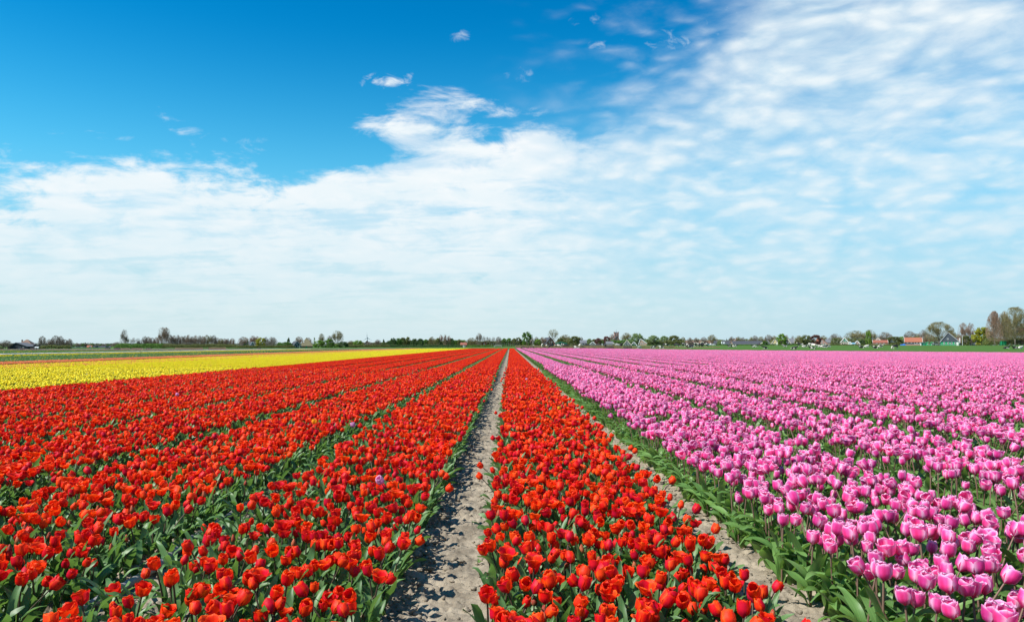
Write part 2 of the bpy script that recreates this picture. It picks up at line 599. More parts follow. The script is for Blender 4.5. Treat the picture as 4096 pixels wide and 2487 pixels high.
def tulip_parts(spec, seed):
    """list of (part name, V, F, UV, material key)"""
    rs = random.Random(seed)
    h = spec['h'] * rs.uniform(.94, 1.05)
    lean = rs.uniform(.0, .06) if rs.random() < .8 else rs.uniform(.08, .13)
    az = rs.uniform(0, 6.28)
    Vs, Fs, Us, top, tang = stem_geo(h - spec['fh'] * .96, lean, az, spec.get('sr', .0042))
    parts = [('stem', Vs, Fs, Us, spec['stem'])]
    a0 = rs.uniform(0, 2)
    for k in range(6):
        inner = k % 2 == 1
        tip = spec['tip'] * (1 if not inner else .93) * rs.uniform(.9, 1.1)
        V, F, U = petal_geo(spec['fr'], spec['fh'] * rs.uniform(.95, 1.05), tip, a0 + k * math.pi / 3 + rs.uniform(-.1, .1), inner, rs, wide=spec.get('wide', 1.0), flare=spec.get('flare', 0))
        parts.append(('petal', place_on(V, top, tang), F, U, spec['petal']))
    nl = spec.get('leaves', 3)
    for k in range(nl):
        la = spec['leaf_az'](k, rs) if 'leaf_az' in spec else rs.uniform(0, 1) + k * 2 * math.pi / nl
        L = spec['L'] * rs.uniform(.8, 1.12)
        hb = (0, .02, .05, .09)[min(k, 3)]
        V, F, U = leaf_geo(L, spec['W'] * rs.uniform(.8, 1.15) * (1, .9, .75, .7)[min(k, 3)], la, rs.uniform(*spec['ph0']), rs.uniform(*spec['ph1']), rs, base=(lean * .05, 0, .005 + hb), fold=rs.uniform(.15, .5), wave=rs.uniform(.06, .26), twist=.9)
        parts.append(('leaf', V, F, U, spec['leaf']))
    return parts


def spec(base, **kw):
    d = dict(base)
    d.update(kw)
    return d


RED = dict(h=.285, fh=.054, fr=.0235, tip=.95, petal='red', stem='stem_red', leaf='leaf', L=.195, W=.045, ph0=(.1, .45), ph1=(.6, 1.8), leaves=4)
RED_SPECS = [
    ('wide open', spec(RED, tip=1.22, fr=.026, fh=.052, wide=1.05)),
    ('wide open', spec(RED, tip=1.12, fr=.027, fh=.054, flare=.3)),
    ('half open', spec(RED, tip=.98)),
    ('half open', spec(RED, tip=.90, fr=.0245)),
    ('half open', spec(RED, tip=1.0, fr=.0225, fh=.056)),
    ('half open', spec(RED, tip=.86, h=.295)),
    ('wide open', spec(RED, tip=1.42, fr=.0265, fh=.048, wide=1.0, flare=.5)),
    ('half open', spec(RED, tip=1.05, fr=.0205, fh=.05, h=.265)),
    ('closed', spec(RED, tip=.60, fr=.0195, fh=.052, h=.270)),
    ('closed', spec(RED, tip=.52, fr=.0185, fh=.048, h=.262)),
    ('bud', spec(RED, tip=.22, fr=.0125, fh=.047, h=.245, petal='bud')),
    ('bud', spec(RED, tip=.28, fr=.0135, fh=.046, h=.240, petal='bud')),
]
RED_W = [.12, .10, .12, .11, .11, .10, .08, .09, .09, .07, .055, .045]
PINK = dict(h=.385, fh=.064, fr=.0290, tip=.97, petal='pink', stem='stem_pink', leaf='leaf_pink', L=.265, W=.062, ph0=(.1, .55), ph1=(.8, 2.2), leaves=4, sr=.0046)
PINK_SPECS = [
    ('half open', spec(PINK)),
    ('half open', spec(PINK, tip=1.06, fr=.0295)),
    ('half open', spec(PINK, tip=.90, fh=.067)),
    ('wide open', spec(PINK, tip=1.20, fr=.030, wide=1.03)),
    ('wide open', spec(PINK, tip=1.14, fr=.0305, flare=.25, h=.37)),
    ('wide open', spec(PINK, tip=1.38, fr=.0285, fh=.058, flare=.6, wide=.95)),
    ('closed', spec(PINK, tip=.70, fr=.025)),
    ('closed', spec(PINK, tip=.62, fr=.0235, h=.36)),
    ('edge', spec(PINK, L=.25, W=.060, ph0=(.1, .75), ph1=(1.3, 2.9), leaves=6, leaf_az=lambda k, r: math.pi + r.uniform(-1.5, 1.5) if k < 3 else r.uniform(0, 6))),
    ('edge', spec(PINK, L=.25, W=.06, ph0=(.05, .5), ph1=(.8, 2.7), leaves=5, h=.395, tip=.88)),
    ('edge', spec(PINK, tip=.98, L=.26, W=.062, ph0=(.05, .7), ph1=(1.0, 3.0), leaves=6, leaf_az=lambda k, r: math.pi + r.uniform(-1.6, 1.6) if k < 3 else r.uniform(0, 6))),
]
PINK_W = [.19, .18, .16, .13, .11, .07, .09, .07]
YEL = dict(h=.29, fh=.046, fr=.029, tip=.80, petal='yellow', stem='stem_green', leaf='leaf', L=.22, W=.045, ph0=(.05, .3), ph1=(.4, 1.0), leaves=3)
YEL_SPECS = [('full round', YEL), ('full round', spec(YEL, tip=.95)), ('full round', spec(YEL, tip=.7, fr=.024))]
YEL_W = [.4, .35, .25]


def build_templates(specs, tag_, seed):
    """for every spec: the part meshes (for single tulips) and one joined mesh (for the mass)"""
    out = []
    for i, (state, sp) in enumerate(specs):
        parts = tulip_parts(sp, seed + i * 17)
        pm = []
        Vs, Fs, Us, Mi, off = [], [], [], [], 0
        mats = []
        for nm, V, F, U, mk in parts:
            pm.append((nm, make_mesh('%s_%s' % (tag_, nm), V, F, [M[mk]], uv=U, rnd=np.full(len(V), i / len(specs)))))
            if M[mk] not in mats:
                mats.append(M[mk])
            Vs.append(V)
            Fs.append(F + off)
            Us.append(U)
            Mi += [mats.index(M[mk])] * len(F)
            off += len(V)
        V = np.concatenate(Vs)
        me = make_mesh('%s_plant' % tag_, V, np.concatenate(Fs), mats, Mi, np.concatenate(Us), np.full(len(V), i / len(specs)))
        out.append(dict(state=state, parts=pm, mesh=me, h=sp['h']))
    return out


def vnoise(x, y, seed=0):
    """smooth value noise in numpy, 0..1"""
    xi = np.floor(x).astype(np.int64)
    yi = np.floor(y).astype(np.int64)
    xf, yf = x - xi, y - yi
    u = xf * xf * (3 - 2 * xf)
    v = yf * yf * (3 - 2 * yf)

    def h(a, b):
        n = (a * 374761393 + b * 668265263 + seed * 974711) & 0x7fffffff
        n = ((n ^ (n >> 13)) * 1274126177) & 0x7fffffff
        n = (n ^ (n >> 16)) & 0xffff
        return n / 65535.0
    return (h(xi, yi) * (1 - u) + h(xi + 1, yi) * u) * (1 - v) + (h(xi, yi + 1) * (1 - u) + h(xi + 1, yi + 1) * u) * v


def low_plant(rs, fh, fr, h, tip, L, W, flower=True):
    h = h * rs.uniform(.96, 1.03)
    """coarse plant for the far rows: V, F, UV, material index (0 petal, 1 leaf)"""
    Vs, Fs, Us, Mi, off = [], [], [], [], 0
    if flower:
        a0 = rs.uniform(0, 2)
        for k in range(6):
            V, F, U = petal_geo(fr, fh, tip * rs.uniform(.85, 1.1), a0 + k * math.pi / 3, k % 2 == 1, rs, nu=2, nv=3)
            V = V + np.array([0, 0, h - fh])
            Vs.append(V); Fs.append(F + off); Us.append(U); Mi += [0] * len(F); off += len(V)
    a0 = rs.uniform(0, 6)
    for k in range(3):
        V, F, U = leaf_geo(L * rs.uniform(.75, 1.1), W, a0 + k * 2.1, rs.uniform(.05, .4), rs.uniform(.5, 1.3), rs, nv=3, nu=2)
        Vs.append(V); Fs.append(F + off); Us.append(U); Mi += [1] * len(F); off += len(V)
    return np.concatenate(Vs), np.concatenate(Fs), np.concatenate(Us), Mi


def patch_mesh(name, petals, leafm, seed, hw, length, dens, fh, fr, h, tip=.9, L=.22, W=.048, pflower=1.0, second=None, psecond=0.0):
    """a stretch of bed, plants set at random"""
    rs = random.Random(seed)
    plants = [low_plant(rs, fh * rs.uniform(.9, 1.1), fr * rs.uniform(.85, 1.15), h, tip * rs.uniform(.8, 1.25), L, W) for _ in range(10)]
    bare = [low_plant(rs, fh, fr, h, tip, L, W, False) for _ in range(4)]
    sp = 1 / math.sqrt(dens)
    nx, ny = max(1, int(2 * hw / sp)), max(1, int(length / sp))
    Vs, Fs, Us, Rn, Mi, off = [], [], [], [], [], 0
    for i in range(nx):
        for j in range(ny):
            if rs.random() < (.06 if float(vnoise(np.array(i * sp * 3.2), np.array(j * sp * 2.6), seed)) < .80 else .75):
                continue
            fl = rs.random() < pflower
            V, F, U, mi = rs.choice(plants if fl else bare)
            a = rs.uniform(0, 6.28)
            s = rs.uniform(.86, 1.12)
            ca, sa = math.cos(a) * s, math.sin(a) * s
            x = -hw + (i + rs.uniform(.05, .95)) * 2 * hw / nx
            y = (j + rs.uniform(.05, .95)) * length / ny - length / 2
            Q = np.stack([V[:, 0] * ca - V[:, 1] * sa + x, V[:, 0] * sa + V[:, 1] * ca + y, V[:, 2] * rs.uniform(.95, 1.04)], -1)
            Vs.append(Q); Fs.append(F + off); Us.append(U)
            Rn.append(np.full(len(V), rs.random()))
            if second and rs.random() < psecond:
                mi = [2 if q == 0 else q for q in mi]
            Mi += mi
            off += len(V)
    mats = [M[petals], M[leafm]] + ([M[second]] if second else [])
    return make_mesh(name, np.concatenate(Vs), np.concatenate(Fs), mats, Mi, np.concatenate(Us), np.concatenate(Rn))


def mass(name, meshes, pts, label, cat=None):
    """one object that sets meshes[i] on every point: pts = list of (x, y, z, variant, rx, ry, rz, scale)"""
    P = np.asarray(pts, np.float32)
    me = bpy.data.meshes.new(name)
    me.vertices.add(len(P))
    me.vertices.foreach_set('co', P[:, :3].ravel())
    for nm, typ, col in (('variant', 'INT', P[:, 3].astype(np.int32)), ('scl', 'FLOAT', P[:, 7])):
        a = me.attributes.new(nm, typ, 'POINT')
        a.data.foreach_set('value', np.ascontiguousarray(col))
    a = me.attributes.new('rot', 'FLOAT_VECTOR', 'POINT')
    a.data.foreach_set('vector', np.ascontiguousarray(P[:, 4:7]).ravel())
    me.update()
    o = mobj(name, me)
    tag(o, label, cat, kind='stuff')
    g = bpy.data.node_groups.new(name, 'GeometryNodeTree')
    g.interface.new_socket('Geometry', in_out='INPUT', socket_type='NodeSocketGeometry')
    g.interface.new_socket('Geometry', in_out='OUTPUT', socket_type='NodeSocketGeometry')
    N, Lk = g.nodes, g.links
    gi = N.new('NodeGroupInput')
    go = N.new('NodeGroupOutput')
    join = N.new('GeometryNodeJoinGeometry')

    def attr(nm, typ):
        q = N.new('GeometryNodeInputNamedAttribute')
        q.data_type = typ
        q.inputs['Name'].default_value = nm
        return q.outputs['Attribute']
    va, ro, sc = attr('variant', 'INT'), attr('rot', 'FLOAT_VECTOR'), attr('scl', 'FLOAT')
    for i, ms in enumerate(meshes):
        src = bpy.data.objects.new(name + '_source', ms)
        oi = N.new('GeometryNodeObjectInfo')
        oi.transform_space = 'ORIGINAL'
        oi.inputs['Object'].default_value = src
        oi.inputs['As Instance'].default_value = False
        cmp = N.new('FunctionNodeCompare')
        cmp.data_type = 'INT'
        cmp.operation = 'EQUAL'
        ins = [s for s in cmp.inputs if s.type == 'INT']
        Lk.new(va, ins[0])
        ins[1].default_value = i
        iop = N.new('GeometryNodeInstanceOnPoints')
        Lk.new(gi.outputs[0], iop.inputs['Points'])
        Lk.new(cmp.outputs[0], iop.inputs['Selection'])
        Lk.new(oi.outputs['Geometry'], iop.inputs['Instance'])
        Lk.new(ro, iop.inputs['Rotation'])
        Lk.new(sc, iop.inputs['Scale'])
        Lk.new(iop.outputs[0], join.inputs[0])
    Lk.new(join.outputs[0], go.inputs[0])
    md = o.modifiers.new('scatter', 'NODES')
    md.node_group = g
    return o


def y_end(x):
    return float(np.interp(x, [-200, -12, 0, 20, 40, 50, 58, 75, 95], [205, 205, 187, 167, 115, 96, 83, 58, 40]))


NEAR = 30.0
RED_BEDS = [(.455, .55), (-1.075, .54), (-2.545, .60), (-4.06, .57), (-5.56, .58), (-7.06, .58), (-8.56, .58), (-9.9, .48)]
PINK_BEDS = [(1.95, .60)] + [(3.45 + 1.5 * k, (.50, .44, .50)[k % 3]) for k in range(51)]
YEL_BEDS = [(-11.3 - 1.5 * k, .60) for k in range(9)]


def in_view(x, y, m=1.0):
    return -0.715 * y - m < x < 0.715 * y + m


def scatter(beds, dens, y0, near, gap_noise=.06, thin=None):
    sp = 1 / math.sqrt(dens)
    out = []
    for (c, hw) in beds:
        nx = max(2, int(round(2 * hw / sp)))
        ys = np.arange(y0, near, sp)
        for i in range(nx):
            ph = rng.uniform(0, sp)
            for y in ys:
                x = c - hw + (i + .5 + rng.uniform(-.36, .36)) * 2 * hw / nx
                yy = y + ph + rng.uniform(-.40, .40) * sp
                if not in_view(x, yy, 1.3):
                    continue
                p = gap_noise + (thin(x, yy) if thin else 0)
                if rng.random() < p:
                    continue
                out.append((x, yy))
    return out


def project(x, y, z):
    p = CAMR.transposed() @ Vector((x, y, z - H))
    if p.z > -.1:
        return None
    return (2048 + p.x / -p.z * FPX, 1243.5 - p.y / -p.z * FPX)


def patches(beds, first, n, length, y0, y1f=None, jig=.0):
    pts = []
    for (c, hw) in beds:
        y = y0 + length / 2
        while True:
            ye = y_end(c) if y1f is None else y1f(c)
            if y + length / 2 > ye:
                break
            if in_view(c, y, 3.0):
                pts.append((c + rng.uniform(-jig, jig), y, gzf(c, y), first + rng.integers(n), 0, 0, math.pi * rng.integers(2), 1.0))
            y += length
    return pts


print('templates')
T_RED = build_templates(RED_SPECS, 'red_tulip', 100)
T_PINK = build_templates(PINK_SPECS, 'pink_tulip', 400)
T_YEL = build_templates(YEL_SPECS, 'yellow_tulip', 700)


def plant_single(name, tpl, x, y, label, cat, group, rz=None, sc=1.0, simple=False, mat=None, tilt=.05):
    if simple:
        o = bpy.data.objects.new(name, tpl['mesh'])
        link(o)
    else:
        o = bpy.data.objects.new(name, None)
        o.empty_display_size = .05
        link(o)
        for nm, me in tpl['parts']:
            c = bpy.data.objects.new(nm, me)
            COL.objects.link(c)
            c.parent = o
    o.location = (x, y, gzf(x, y))
    o.rotation_euler = (rng.normal(0, tilt), rng.normal(0, tilt), rng.uniform(0, 6.28) if rz is None else rz)
    o.scale = (sc, sc, sc)
    tag(o, label, cat, group)
    return o


def bed_word(x):
    return 'middle bed' if x > -.2 else 'bed left of the path' if x > -1.75 else 'bed beyond the hose'


def side_word(x):
    c, hw = (.445, .56) if x > -.2 else (-1.075, .53) if x > -1.75 else (-2.57, .54)
    q = (x - c) / hw
    return ('left edge', 'left half', 'centre', 'right half', 'right edge')[int(np.clip((q + 1) * 2.5, 0, 4))]


STATE_RED = {'wide open': 'wide open red tulip', 'half open': 'half open red tulip', 'closed': 'narrow closed red tulip', 'bud': 'brownish red tulip bud'}
STATE_PINK = {'half open': 'half open pink tulip', 'wide open': 'wide open pink tulip', 'closed': 'narrow closed pink tulip', 'edge': 'pink tulip with drooping leaves'}
ORD = ('first', 'second', 'third', 'fourth', 'fifth', 'sixth', 'seventh', 'eighth', 'ninth', 'tenth', 'eleventh', 'twelfth', 'thirteenth', 'fourteenth', 'fifteenth', 'sixteenth', 'seventeenth', 'eighteenth', 'nineteenth', 'twentieth', 'twenty-first', 'twenty-second')


def rows_word(y, y0, step):
    return ORD[int(np.clip((y - y0) / step, 0, 21))] + ' row'


def scatter_field(kind):
    if kind == 'red':
        def thin(x, y):
            t = 0.0
            if -1.62 < x < -1.25 and y < 9:
                t += .42
            elif -1.62 < x < -.5 and y < 6:
                t += .16
            elif x < -2.0 and y < 5:
                t += .14
            if -1.2 < x < -.95:
                t += .18
            if abs(x + 2.6) < .09 or abs(x + 4.1) < .12:
                t += .12
            return t
        return scatter(RED_BEDS[:3], 158, 1.5, NEAR, .05, thin) + scatter(RED_BEDS[3:], 178, 4, NEAR, .05, thin)
    if kind == 'leafy':
        out = scatter([(-1.80, .15)], 48, 1.8, NEAR, .15)
        return out
    if kind == 'pink':
        return scatter(PINK_BEDS, 98, 1.5, NEAR, .04, lambda x, y: .85 if vnoise(np.array(x * 1.1), np.array(y * .8), 5) > .86 else 0)
    return scatter(YEL_BEDS, 100, 8, NEAR, .12)


def grow(kind, tpls, weights, pts, label_fn, name, cat, edge_fn=None, n_single=300, simple=False, lean=.06, sc=(.80, 1.13)):
    """the n_single largest as things of their own, the others as points of the mass"""
    rec = []
    for (x, y) in pts:
        vi = int(rng.choice(len(weights), p=np.array(weights) / sum(weights)))
        rz = rng.uniform(0, 6.28)
        if edge_fn:
            e = edge_fn(x, y)
            if e is not None:
                vi, rz = e
        s = float(np.clip(rng.normal(1, .075), *sc))
        rec.append((x, y, vi, rz, s))
    cand = []
    for i, (x, y, vi, rz, s) in enumerate(rec):
        p = project(x, y, tpls[vi]['h'] * s - .03)
        if p and -10 < p[0] < 4106 and p[1] < 2500:
            cand.append((math.hypot(x, y), i))
    cand.sort()
    single = set(i for _, i in cand[:n_single])
    rest = []
    for i, (x, y, vi, rz, s) in enumerate(rec):
        if i in single:
            lab, grp = label_fn(x, y, tpls[vi]['state'])
            plant_single(name, tpls[vi], x, y, lab, cat, grp, rz, s, simple, tilt=lean)
        else:
            rest.append((x, y, gzf(x, y), vi, rng.normal(0, lean), rng.normal(0, lean), rz, s))
    return rest


def lab_red(x, y, st):
    return '%s, %s of %s, %s from bottom' % (STATE_RED[st], side_word(x), bed_word(x), rows_word(y, 2.1, .06)), 'red tulips in the near beds'


def lab_pink(x, y, st):
    k = int((x - 1.23) / 1.5)
    q = (x - 1.98 - 1.5 * k) / .58
    side = ('left edge', 'left half', 'centre', 'right half', 'right edge')[int(np.clip((q + 1) * 2.5, 0, 4))]
    return '%s, %s of %s pink bed, %s from bottom' % (STATE_PINK[st], side, ORD[min(k, 11)], rows_word(y, 2.1, .13)), 'pink tulips in the near beds'


def lab_yel(x, y, st):
    k = ORD[int(np.clip((-10.6 - x) / .2, 0, 11))]
    j = ORD[int(np.clip((y - 13) / .25, 0, 21))]
    return 'round yellow tulip, %s row behind the red field, %s step from the left' % (k, j), 'yellow tulips at the near edge'


def edge_pink(x, y):
    if x < 1.58 and rng.random() < .9:
        return 8 + int(rng.integers(3)), rng.uniform(-.9, .9)
    return None


print('scatter')
rest_red = grow('red', T_RED, RED_W, scatter_field('red'), lab_red, 'red_tulip', 'tulip')
rest_pink = grow('pink', T_PINK, PINK_W, scatter_field('pink'), lab_pink, 'pink_tulip', 'tulip', edge_pink)
rest_yel = grow('yellow', T_YEL, YEL_W, scatter_field('yellow'), lab_yel, 'yellow_tulip', 'tulip', simple=True)

print('patches')
NP = 5
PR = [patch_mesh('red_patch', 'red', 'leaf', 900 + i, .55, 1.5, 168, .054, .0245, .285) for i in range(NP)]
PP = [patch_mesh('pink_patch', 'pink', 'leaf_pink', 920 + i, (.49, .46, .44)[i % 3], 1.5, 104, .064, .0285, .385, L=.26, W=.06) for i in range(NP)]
PY = [patch_mesh('yellow_patch', 'yellow', 'leaf', 940 + i, .60, 1.5, 108, .047, .029, .29, second='orange', psecond=.03) for i in range(4)]
PYO = [patch_mesh('yellow_orange_patch', 'yellow', 'leaf', 950 + i, .68, 1.5, 140, .047, .029, .29, second='orange', psecond=.28) for i in range(3)]
PO = [patch_mesh('orange_patch', 'orange', 'leaf', 960 + i, .74, 1.5, 120, .05, .027, .33) for i in range(3)]
PGr = [patch_mesh('green_patch', 'yellow', 'leaf', 970 + i, .74, 1.5, 70, .046, .026, .26, pflower=.012, L=.24, W=.06) for i in range(4)]
PGy = [patch_mesh('green_yellow_patch', 'yellow', 'leaf', 980 + i, .74, 1.5, 70, .046, .026, .27, pflower=.22, L=.24, W=.06) for i in range(3)]
PW = [patch_mesh('white_patch', 'white', 'leaf', 990 + i, .76, 1.5, 200, .05, .027, .32) for i in range(3)]
PF = [patch_mesh('far_pink_patch', 'pale_pink', 'leaf', 995 + i, .76, 1.5, 180, .055, .03, .34) for i in range(2)]

nr, np_, ny_ = len(T_RED), len(T_PINK), len(T_YEL)
T_LEAF = build_templates([('leaf', spec(RED, h=.05, fh=.01, fr=.002, tip=.3, petal='bud', leaves=4, L=.17, W=.045, ph0=(.2, .8), ph1=(.9, 2.3))) for _ in range(5)], 'tulip_leaves', 300)
rest_leaf = [(x, y, gzf(x, y), nr + NP + int(rng.integers(5)), 0, 0, rng.uniform(0, 6.28), rng.uniform(.7, 1.15)) for x, y in scatter_field('leafy')]
pts = rest_red + rest_leaf + patches(RED_BEDS, nr, NP, 1.5, NEAR)
mass('red_tulips', [t['mesh'] for t in T_RED] + PR + [t['mesh'] for t in T_LEAF], pts, 'dense rows of red tulips running to the horizon', 'tulips')
pts = rest_pink + patches(PINK_BEDS, np_, NP, 1.5, NEAR)
mass('pink_tulips', [t['mesh'] for t in T_PINK] + PP, pts, 'wide field of pink tulips beyond the narrow soil path', 'tulips')
beds_yo = [(-11.3 - 1.5 * k, .6) for k in range(6, 9)]
pts = rest_yel + patches(YEL_BEDS[:6], ny_, 4, 1.5, NEAR) + patches(beds_yo, ny_ + 4, 3, 1.5, NEAR)
mass('yellow_tulips', [t['mesh'] for t in T_YEL] + PY + PYO, pts, 'band of yellow tulips beyond the red rows', 'tulips')
mass('orange_tulips', PO, patches([(-25.1, .7), (-26.6, .7)], 0, 3, 1.5, 30), 'thin band of orange tulips along the yellow field', 'tulips')
lf = lambda c: 190.0
mass('green_crop', PGr + PGy, patches([(-28.2 - 1.5 * k, .75) for k in range(11)], 0, 4, 1.5, 33, lf) + patches([(-44.7 - 1.5 * k, .75) for k in range(4)], 4, 3, 1.5, 55, lf)
     + patches([(-53.2 - 1.5 * k, .75) for k in range(38)], 0, 4, 1.5, 68, lambda c: 152.0), 'green field of headed tulip plants with a few yellow flowers', 'crop')
mass('white_tulips', PW, patches([(-51.5, .75)], 0, 3, 1.5, 60, lf), 'thin strip of white tulips across the green field', 'tulips')
fp = []
for k in range(140):
    X = -145 + k * 1.5
    if X > -72:
        break
    for yy in (156, 158, 160, 162):
        if in_view(X, yy, 3):
            fp.append((X, yy, gzf(X, yy), int(rng.integers(2)), 0, 0, 0, 1.0))
for k in range(60):
    X = -112 + k * 1.5
    for yy in (168.5,):
        fp.append((X, yy, gzf(X, yy), int(rng.integers(2)), 0, 0, 0, 1.0))
mass('far_pink_tulips', PF, fp, 'far thin strip of pink tulips in front of the barn', 'tulips')

# tulips of another colour that came up among the red
def odd_tulip(px, py, petal, st, label):
    base = spec(RED, petal=petal, h=.31, fr=.027, fh=.058, tip=st)
    tp = build_templates([('odd', base)], 'odd_tulip', int(px))[0]
    Y = (H - .285) * FPX / (py - 1379)
    plant_single({'pale_pink': 'pink_tulip', 'white': 'white_tulip', 'flame': 'flamed_tulip'}[petal], tp, PX(px, Y), Y, label, 'tulip', None, sc=1.08, simple=Y > 8)


odd_tulip(1573, 1912, 'pale_pink', .8, 'single pale pink tulip standing among red ones left of the rutted path')
odd_tulip(822, 1671, 'flame', 1.1, 'single yellow and orange flamed tulip low in the left red rows')
odd_tulip(715, 1582, 'pale_pink', 1.0, 'single pink tulip far back in the left red rows')
odd_tulip(1256, 1690, 'flame', 1.1, 'single yellow flamed tulip at the gap between two red beds')
odd_tulip(1436, 1706, 'pale_pink', .9, 'single pink tulip at the gap between two red beds')
odd_tulip(2233, 1635, 'flame', 1.0, 'single orange yellow tulip in the middle red bed right of the path')
odd_tulip(2100, 1520, 'pale_pink', .9, 'single pink tulip far back in the middle red bed')

# ------------------------------------------------------------------ ground
def fbm(x, y, oct=4, seed=0, gain=.5):
    a, s, t = 1.0, 0.0, 0.0
    for k in range(oct):
        s = s + a * vnoise(x * 2 ** k, y * 2 ** k, seed + k * 31)
        t += a
        a *= gain
    return s / t


def soil_mat(name, c0, c1, scale):
    m, T, out = new_mat(name)
    tc = T.node('ShaderNodeTexCoord')
    n1 = T.noise(tc.outputs['Object'], scale, 8, .65)
    n2 = T.noise(tc.outputs['Object'], scale * 14, 4, .6)
    n3 = T.noise(tc.outputs['Object'], scale * .3, 3, .5)
    f = T.m('ADD', T.m('MULTIPLY', n1, .6), T.m('MULTIPLY', n3, .4))
    c = T.mix(T.ss(f, .32, .66), c0, c1)
    c = T.mix(T.m('MULTIPLY', T.ss(n2, .58, .78), .30), c, (.42, .375, .30))
    b = T.node('ShaderNodeBsdfPrincipled')
    T.put(b.inputs['Base Color'], c)
    b.inputs['Roughness'].default_value = .95
    b.inputs['Specular IOR Level'].default_value = .15
    bp = T.node('ShaderNodeBump')
    bp.inputs['Strength'].default_value = .8
    bp.inputs['Distance'].default_value = .016
    T.put(bp.inputs['Height'], T.m('ADD', n1, T.m('MULTIPLY', n2, .5)))
    T.l.new(bp.outputs[0], b.inputs['Normal'])
    T.l.new(b.outputs[0], out.inputs['Surface'])
    return m


def grass_mat(name, c0, c1, c2, scale):
    m, T, out = new_mat(name)
    tc = T.node('ShaderNodeTexCoord')
    n1 = T.noise(tc.outputs['Object'], scale, 6, .6)
    n2 = T.noise(tc.outputs['Object'], scale * 22, 4, .7)
    n3 = T.noise(tc.outputs['Object'], scale * .12, 3, .5)
    c = T.mix(T.ss(n1, .35, .65), c0, c1)
    c = T.mix(T.m('MULTIPLY', T.ss(n3, .45, .7), .6), c, c2)
    c = T.mix(T.m('MULTIPLY', T.ss(n2, .4, .7), .35), c, tuple(v * .55 for v in c0))
    b = T.node('ShaderNodeBsdfPrincipled')
    T.put(b.inputs['Base Color'], c)
    b.inputs['Roughness'].default_value = .9
    b.inputs['Specular IOR Level'].default_value = .1
    bp = T.node('ShaderNodeBump')
    bp.inputs['Strength'].default_value = .6
    bp.inputs['Distance'].default_value = .08
    T.put(bp.inputs['Height'], n2)
    T.l.new(bp.outputs[0], b.inputs['Normal'])
    T.l.new(b.outputs[0], out.inputs['Surface'])
    return m


M['soil'] = soil_mat('dry_soil', (.14, .116, .086), (.36, .305, .228), 12)
M['soil_bed'] = soil_mat('bed_soil', (.15, .13, .10), (.27, .235, .19), 6)
M['grass'] = grass_mat('meadow_grass', (.048, .115, .018), (.07, .145, .022), (.075, .125, .03), .35)


def sheet(name, xs, ys, dz, mat, keep=None, kind='structure'):
    X, Y = np.meshgrid(xs, ys)
    V = np.stack([X, Y, gz(X, Y) + dz], -1).reshape(-1, 3)
    F = quads(len(xs) - 1, len(ys) - 1)
    if keep is not None:
        cx = V[F].mean(1)
        F = F[keep(cx[:, 0], cx[:, 1])]
    o = mobj(name, make_mesh(name, V, F, [mat]))
    return tag(o, kind=kind)


xs = np.concatenate([np.linspace(-6000, -700, 14), np.linspace(-660, 660, 133), np.linspace(700, 6000, 14)])
ys = np.concatenate([[-400, -150, -60], np.arange(-20, 700, 10), np.geomspace(720, 9000, 16)])
sheet('ground', xs, ys, -.035, M['grass'])
ye = np.vectorize(y_end)
sheet('soil_field', np.arange(-160, 121, 2.5), np.arange(-10, 211, 2.5), 0.0, M['soil_bed'], lambda x, y: np.where(x < -54, y < 150, y < ye(x) + 1.0))


def track(name, x0, x1, style):
    ny = 760
    ys = np.geomspace(1.7, 26, ny)
    xs = np.linspace(x0, x1, 96)
    X, Y = np.meshgrid(xs, ys)
    q = (X - x0) / (x1 - x0)
    edge = np.clip(np.minimum(q, 1 - q) / .16, 0, 1)
    edge = edge * edge * (3 - 2 * edge)
    z = .020 + .018 * (fbm(X * 9, Y * 9, 4, 3) - .5) + .024 * (fbm(X * 30, Y * 30, 3, 5) - .5)
    crust = fbm(X * 5, Y * 5, 3, 9)
    # clods, mostly on the shaded left side
    cl = fbm(X * 24, Y * 24, 3, 21)
    side = np.clip((.45 - q) / .35, 0, 1) * .8 + np.clip((q - .72) / .25, 0, 1) * .55 + .12
    z += side * np.clip(cl - .47, 0, 1) ** .8 * .16
    z += .012 * np.clip(fbm(X * 70, Y * 70, 2, 91) - .5, 0, 1)
    # lugs pressed by tractor tyres
    wv = Y / .062 + 1.1 * fbm(X * 6, Y * 3, 2, 41) + (X - (x0 + x1) / 2) * 5.5
    lug = np.clip(np.sin(wv * 2 * math.pi) * 1.6, -1, 1)
    mid = np.exp(-((q - style['mid']) / style['w']) ** 2) * np.clip(fbm(X * 3, Y * 3, 2, 77) * 2.2 - .45, 0, 1)
    z += style['lug'] * lug * mid - style['rut'] * np.exp(-((q - style['mid']) / (style['w'] * 1.2)) ** 2)
    # cracks
    ck = np.abs(fbm(X * 7, Y * 4.5, 3, 55) - .5)
    z -= .020 * np.exp(-(ck / .010) ** 2) * np.clip((crust - .40) * 12, 0, 1)
    z += .022 * np.clip((q - .70) / .3, 0, 1) + .018 * np.clip((.3 - q) / .3, 0, 1)
    z = .006 + np.maximum(z, -.002) * edge
    V = np.stack([X, Y, z], -1).reshape(-1, 3)
    o = mobj(name, make_mesh(name, V, quads(95, ny - 1), [M['soil']]))
    return tag(o, kind='structure')


track('soil_path', -.74, .08, dict(mid=.54, w=.26, lug=.017, rut=.014))
track('soil_path', .86, 1.60, dict(mid=.45, w=.22, lug=.011, rut=.010))
track('soil_path', -2.16, -1.52, dict(mid=.5, w=.2, lug=.006, rut=.006))
# the paths farther on, where only their colour can be told
for c, w_ in ((-.34, .42), (1.22, .4), (-1.83, .4)):
    sheet('soil_path', np.array([c - w_ / 2, c + w_ / 2]), np.arange(25.5, 186, 4.0), .012, M['soil'])


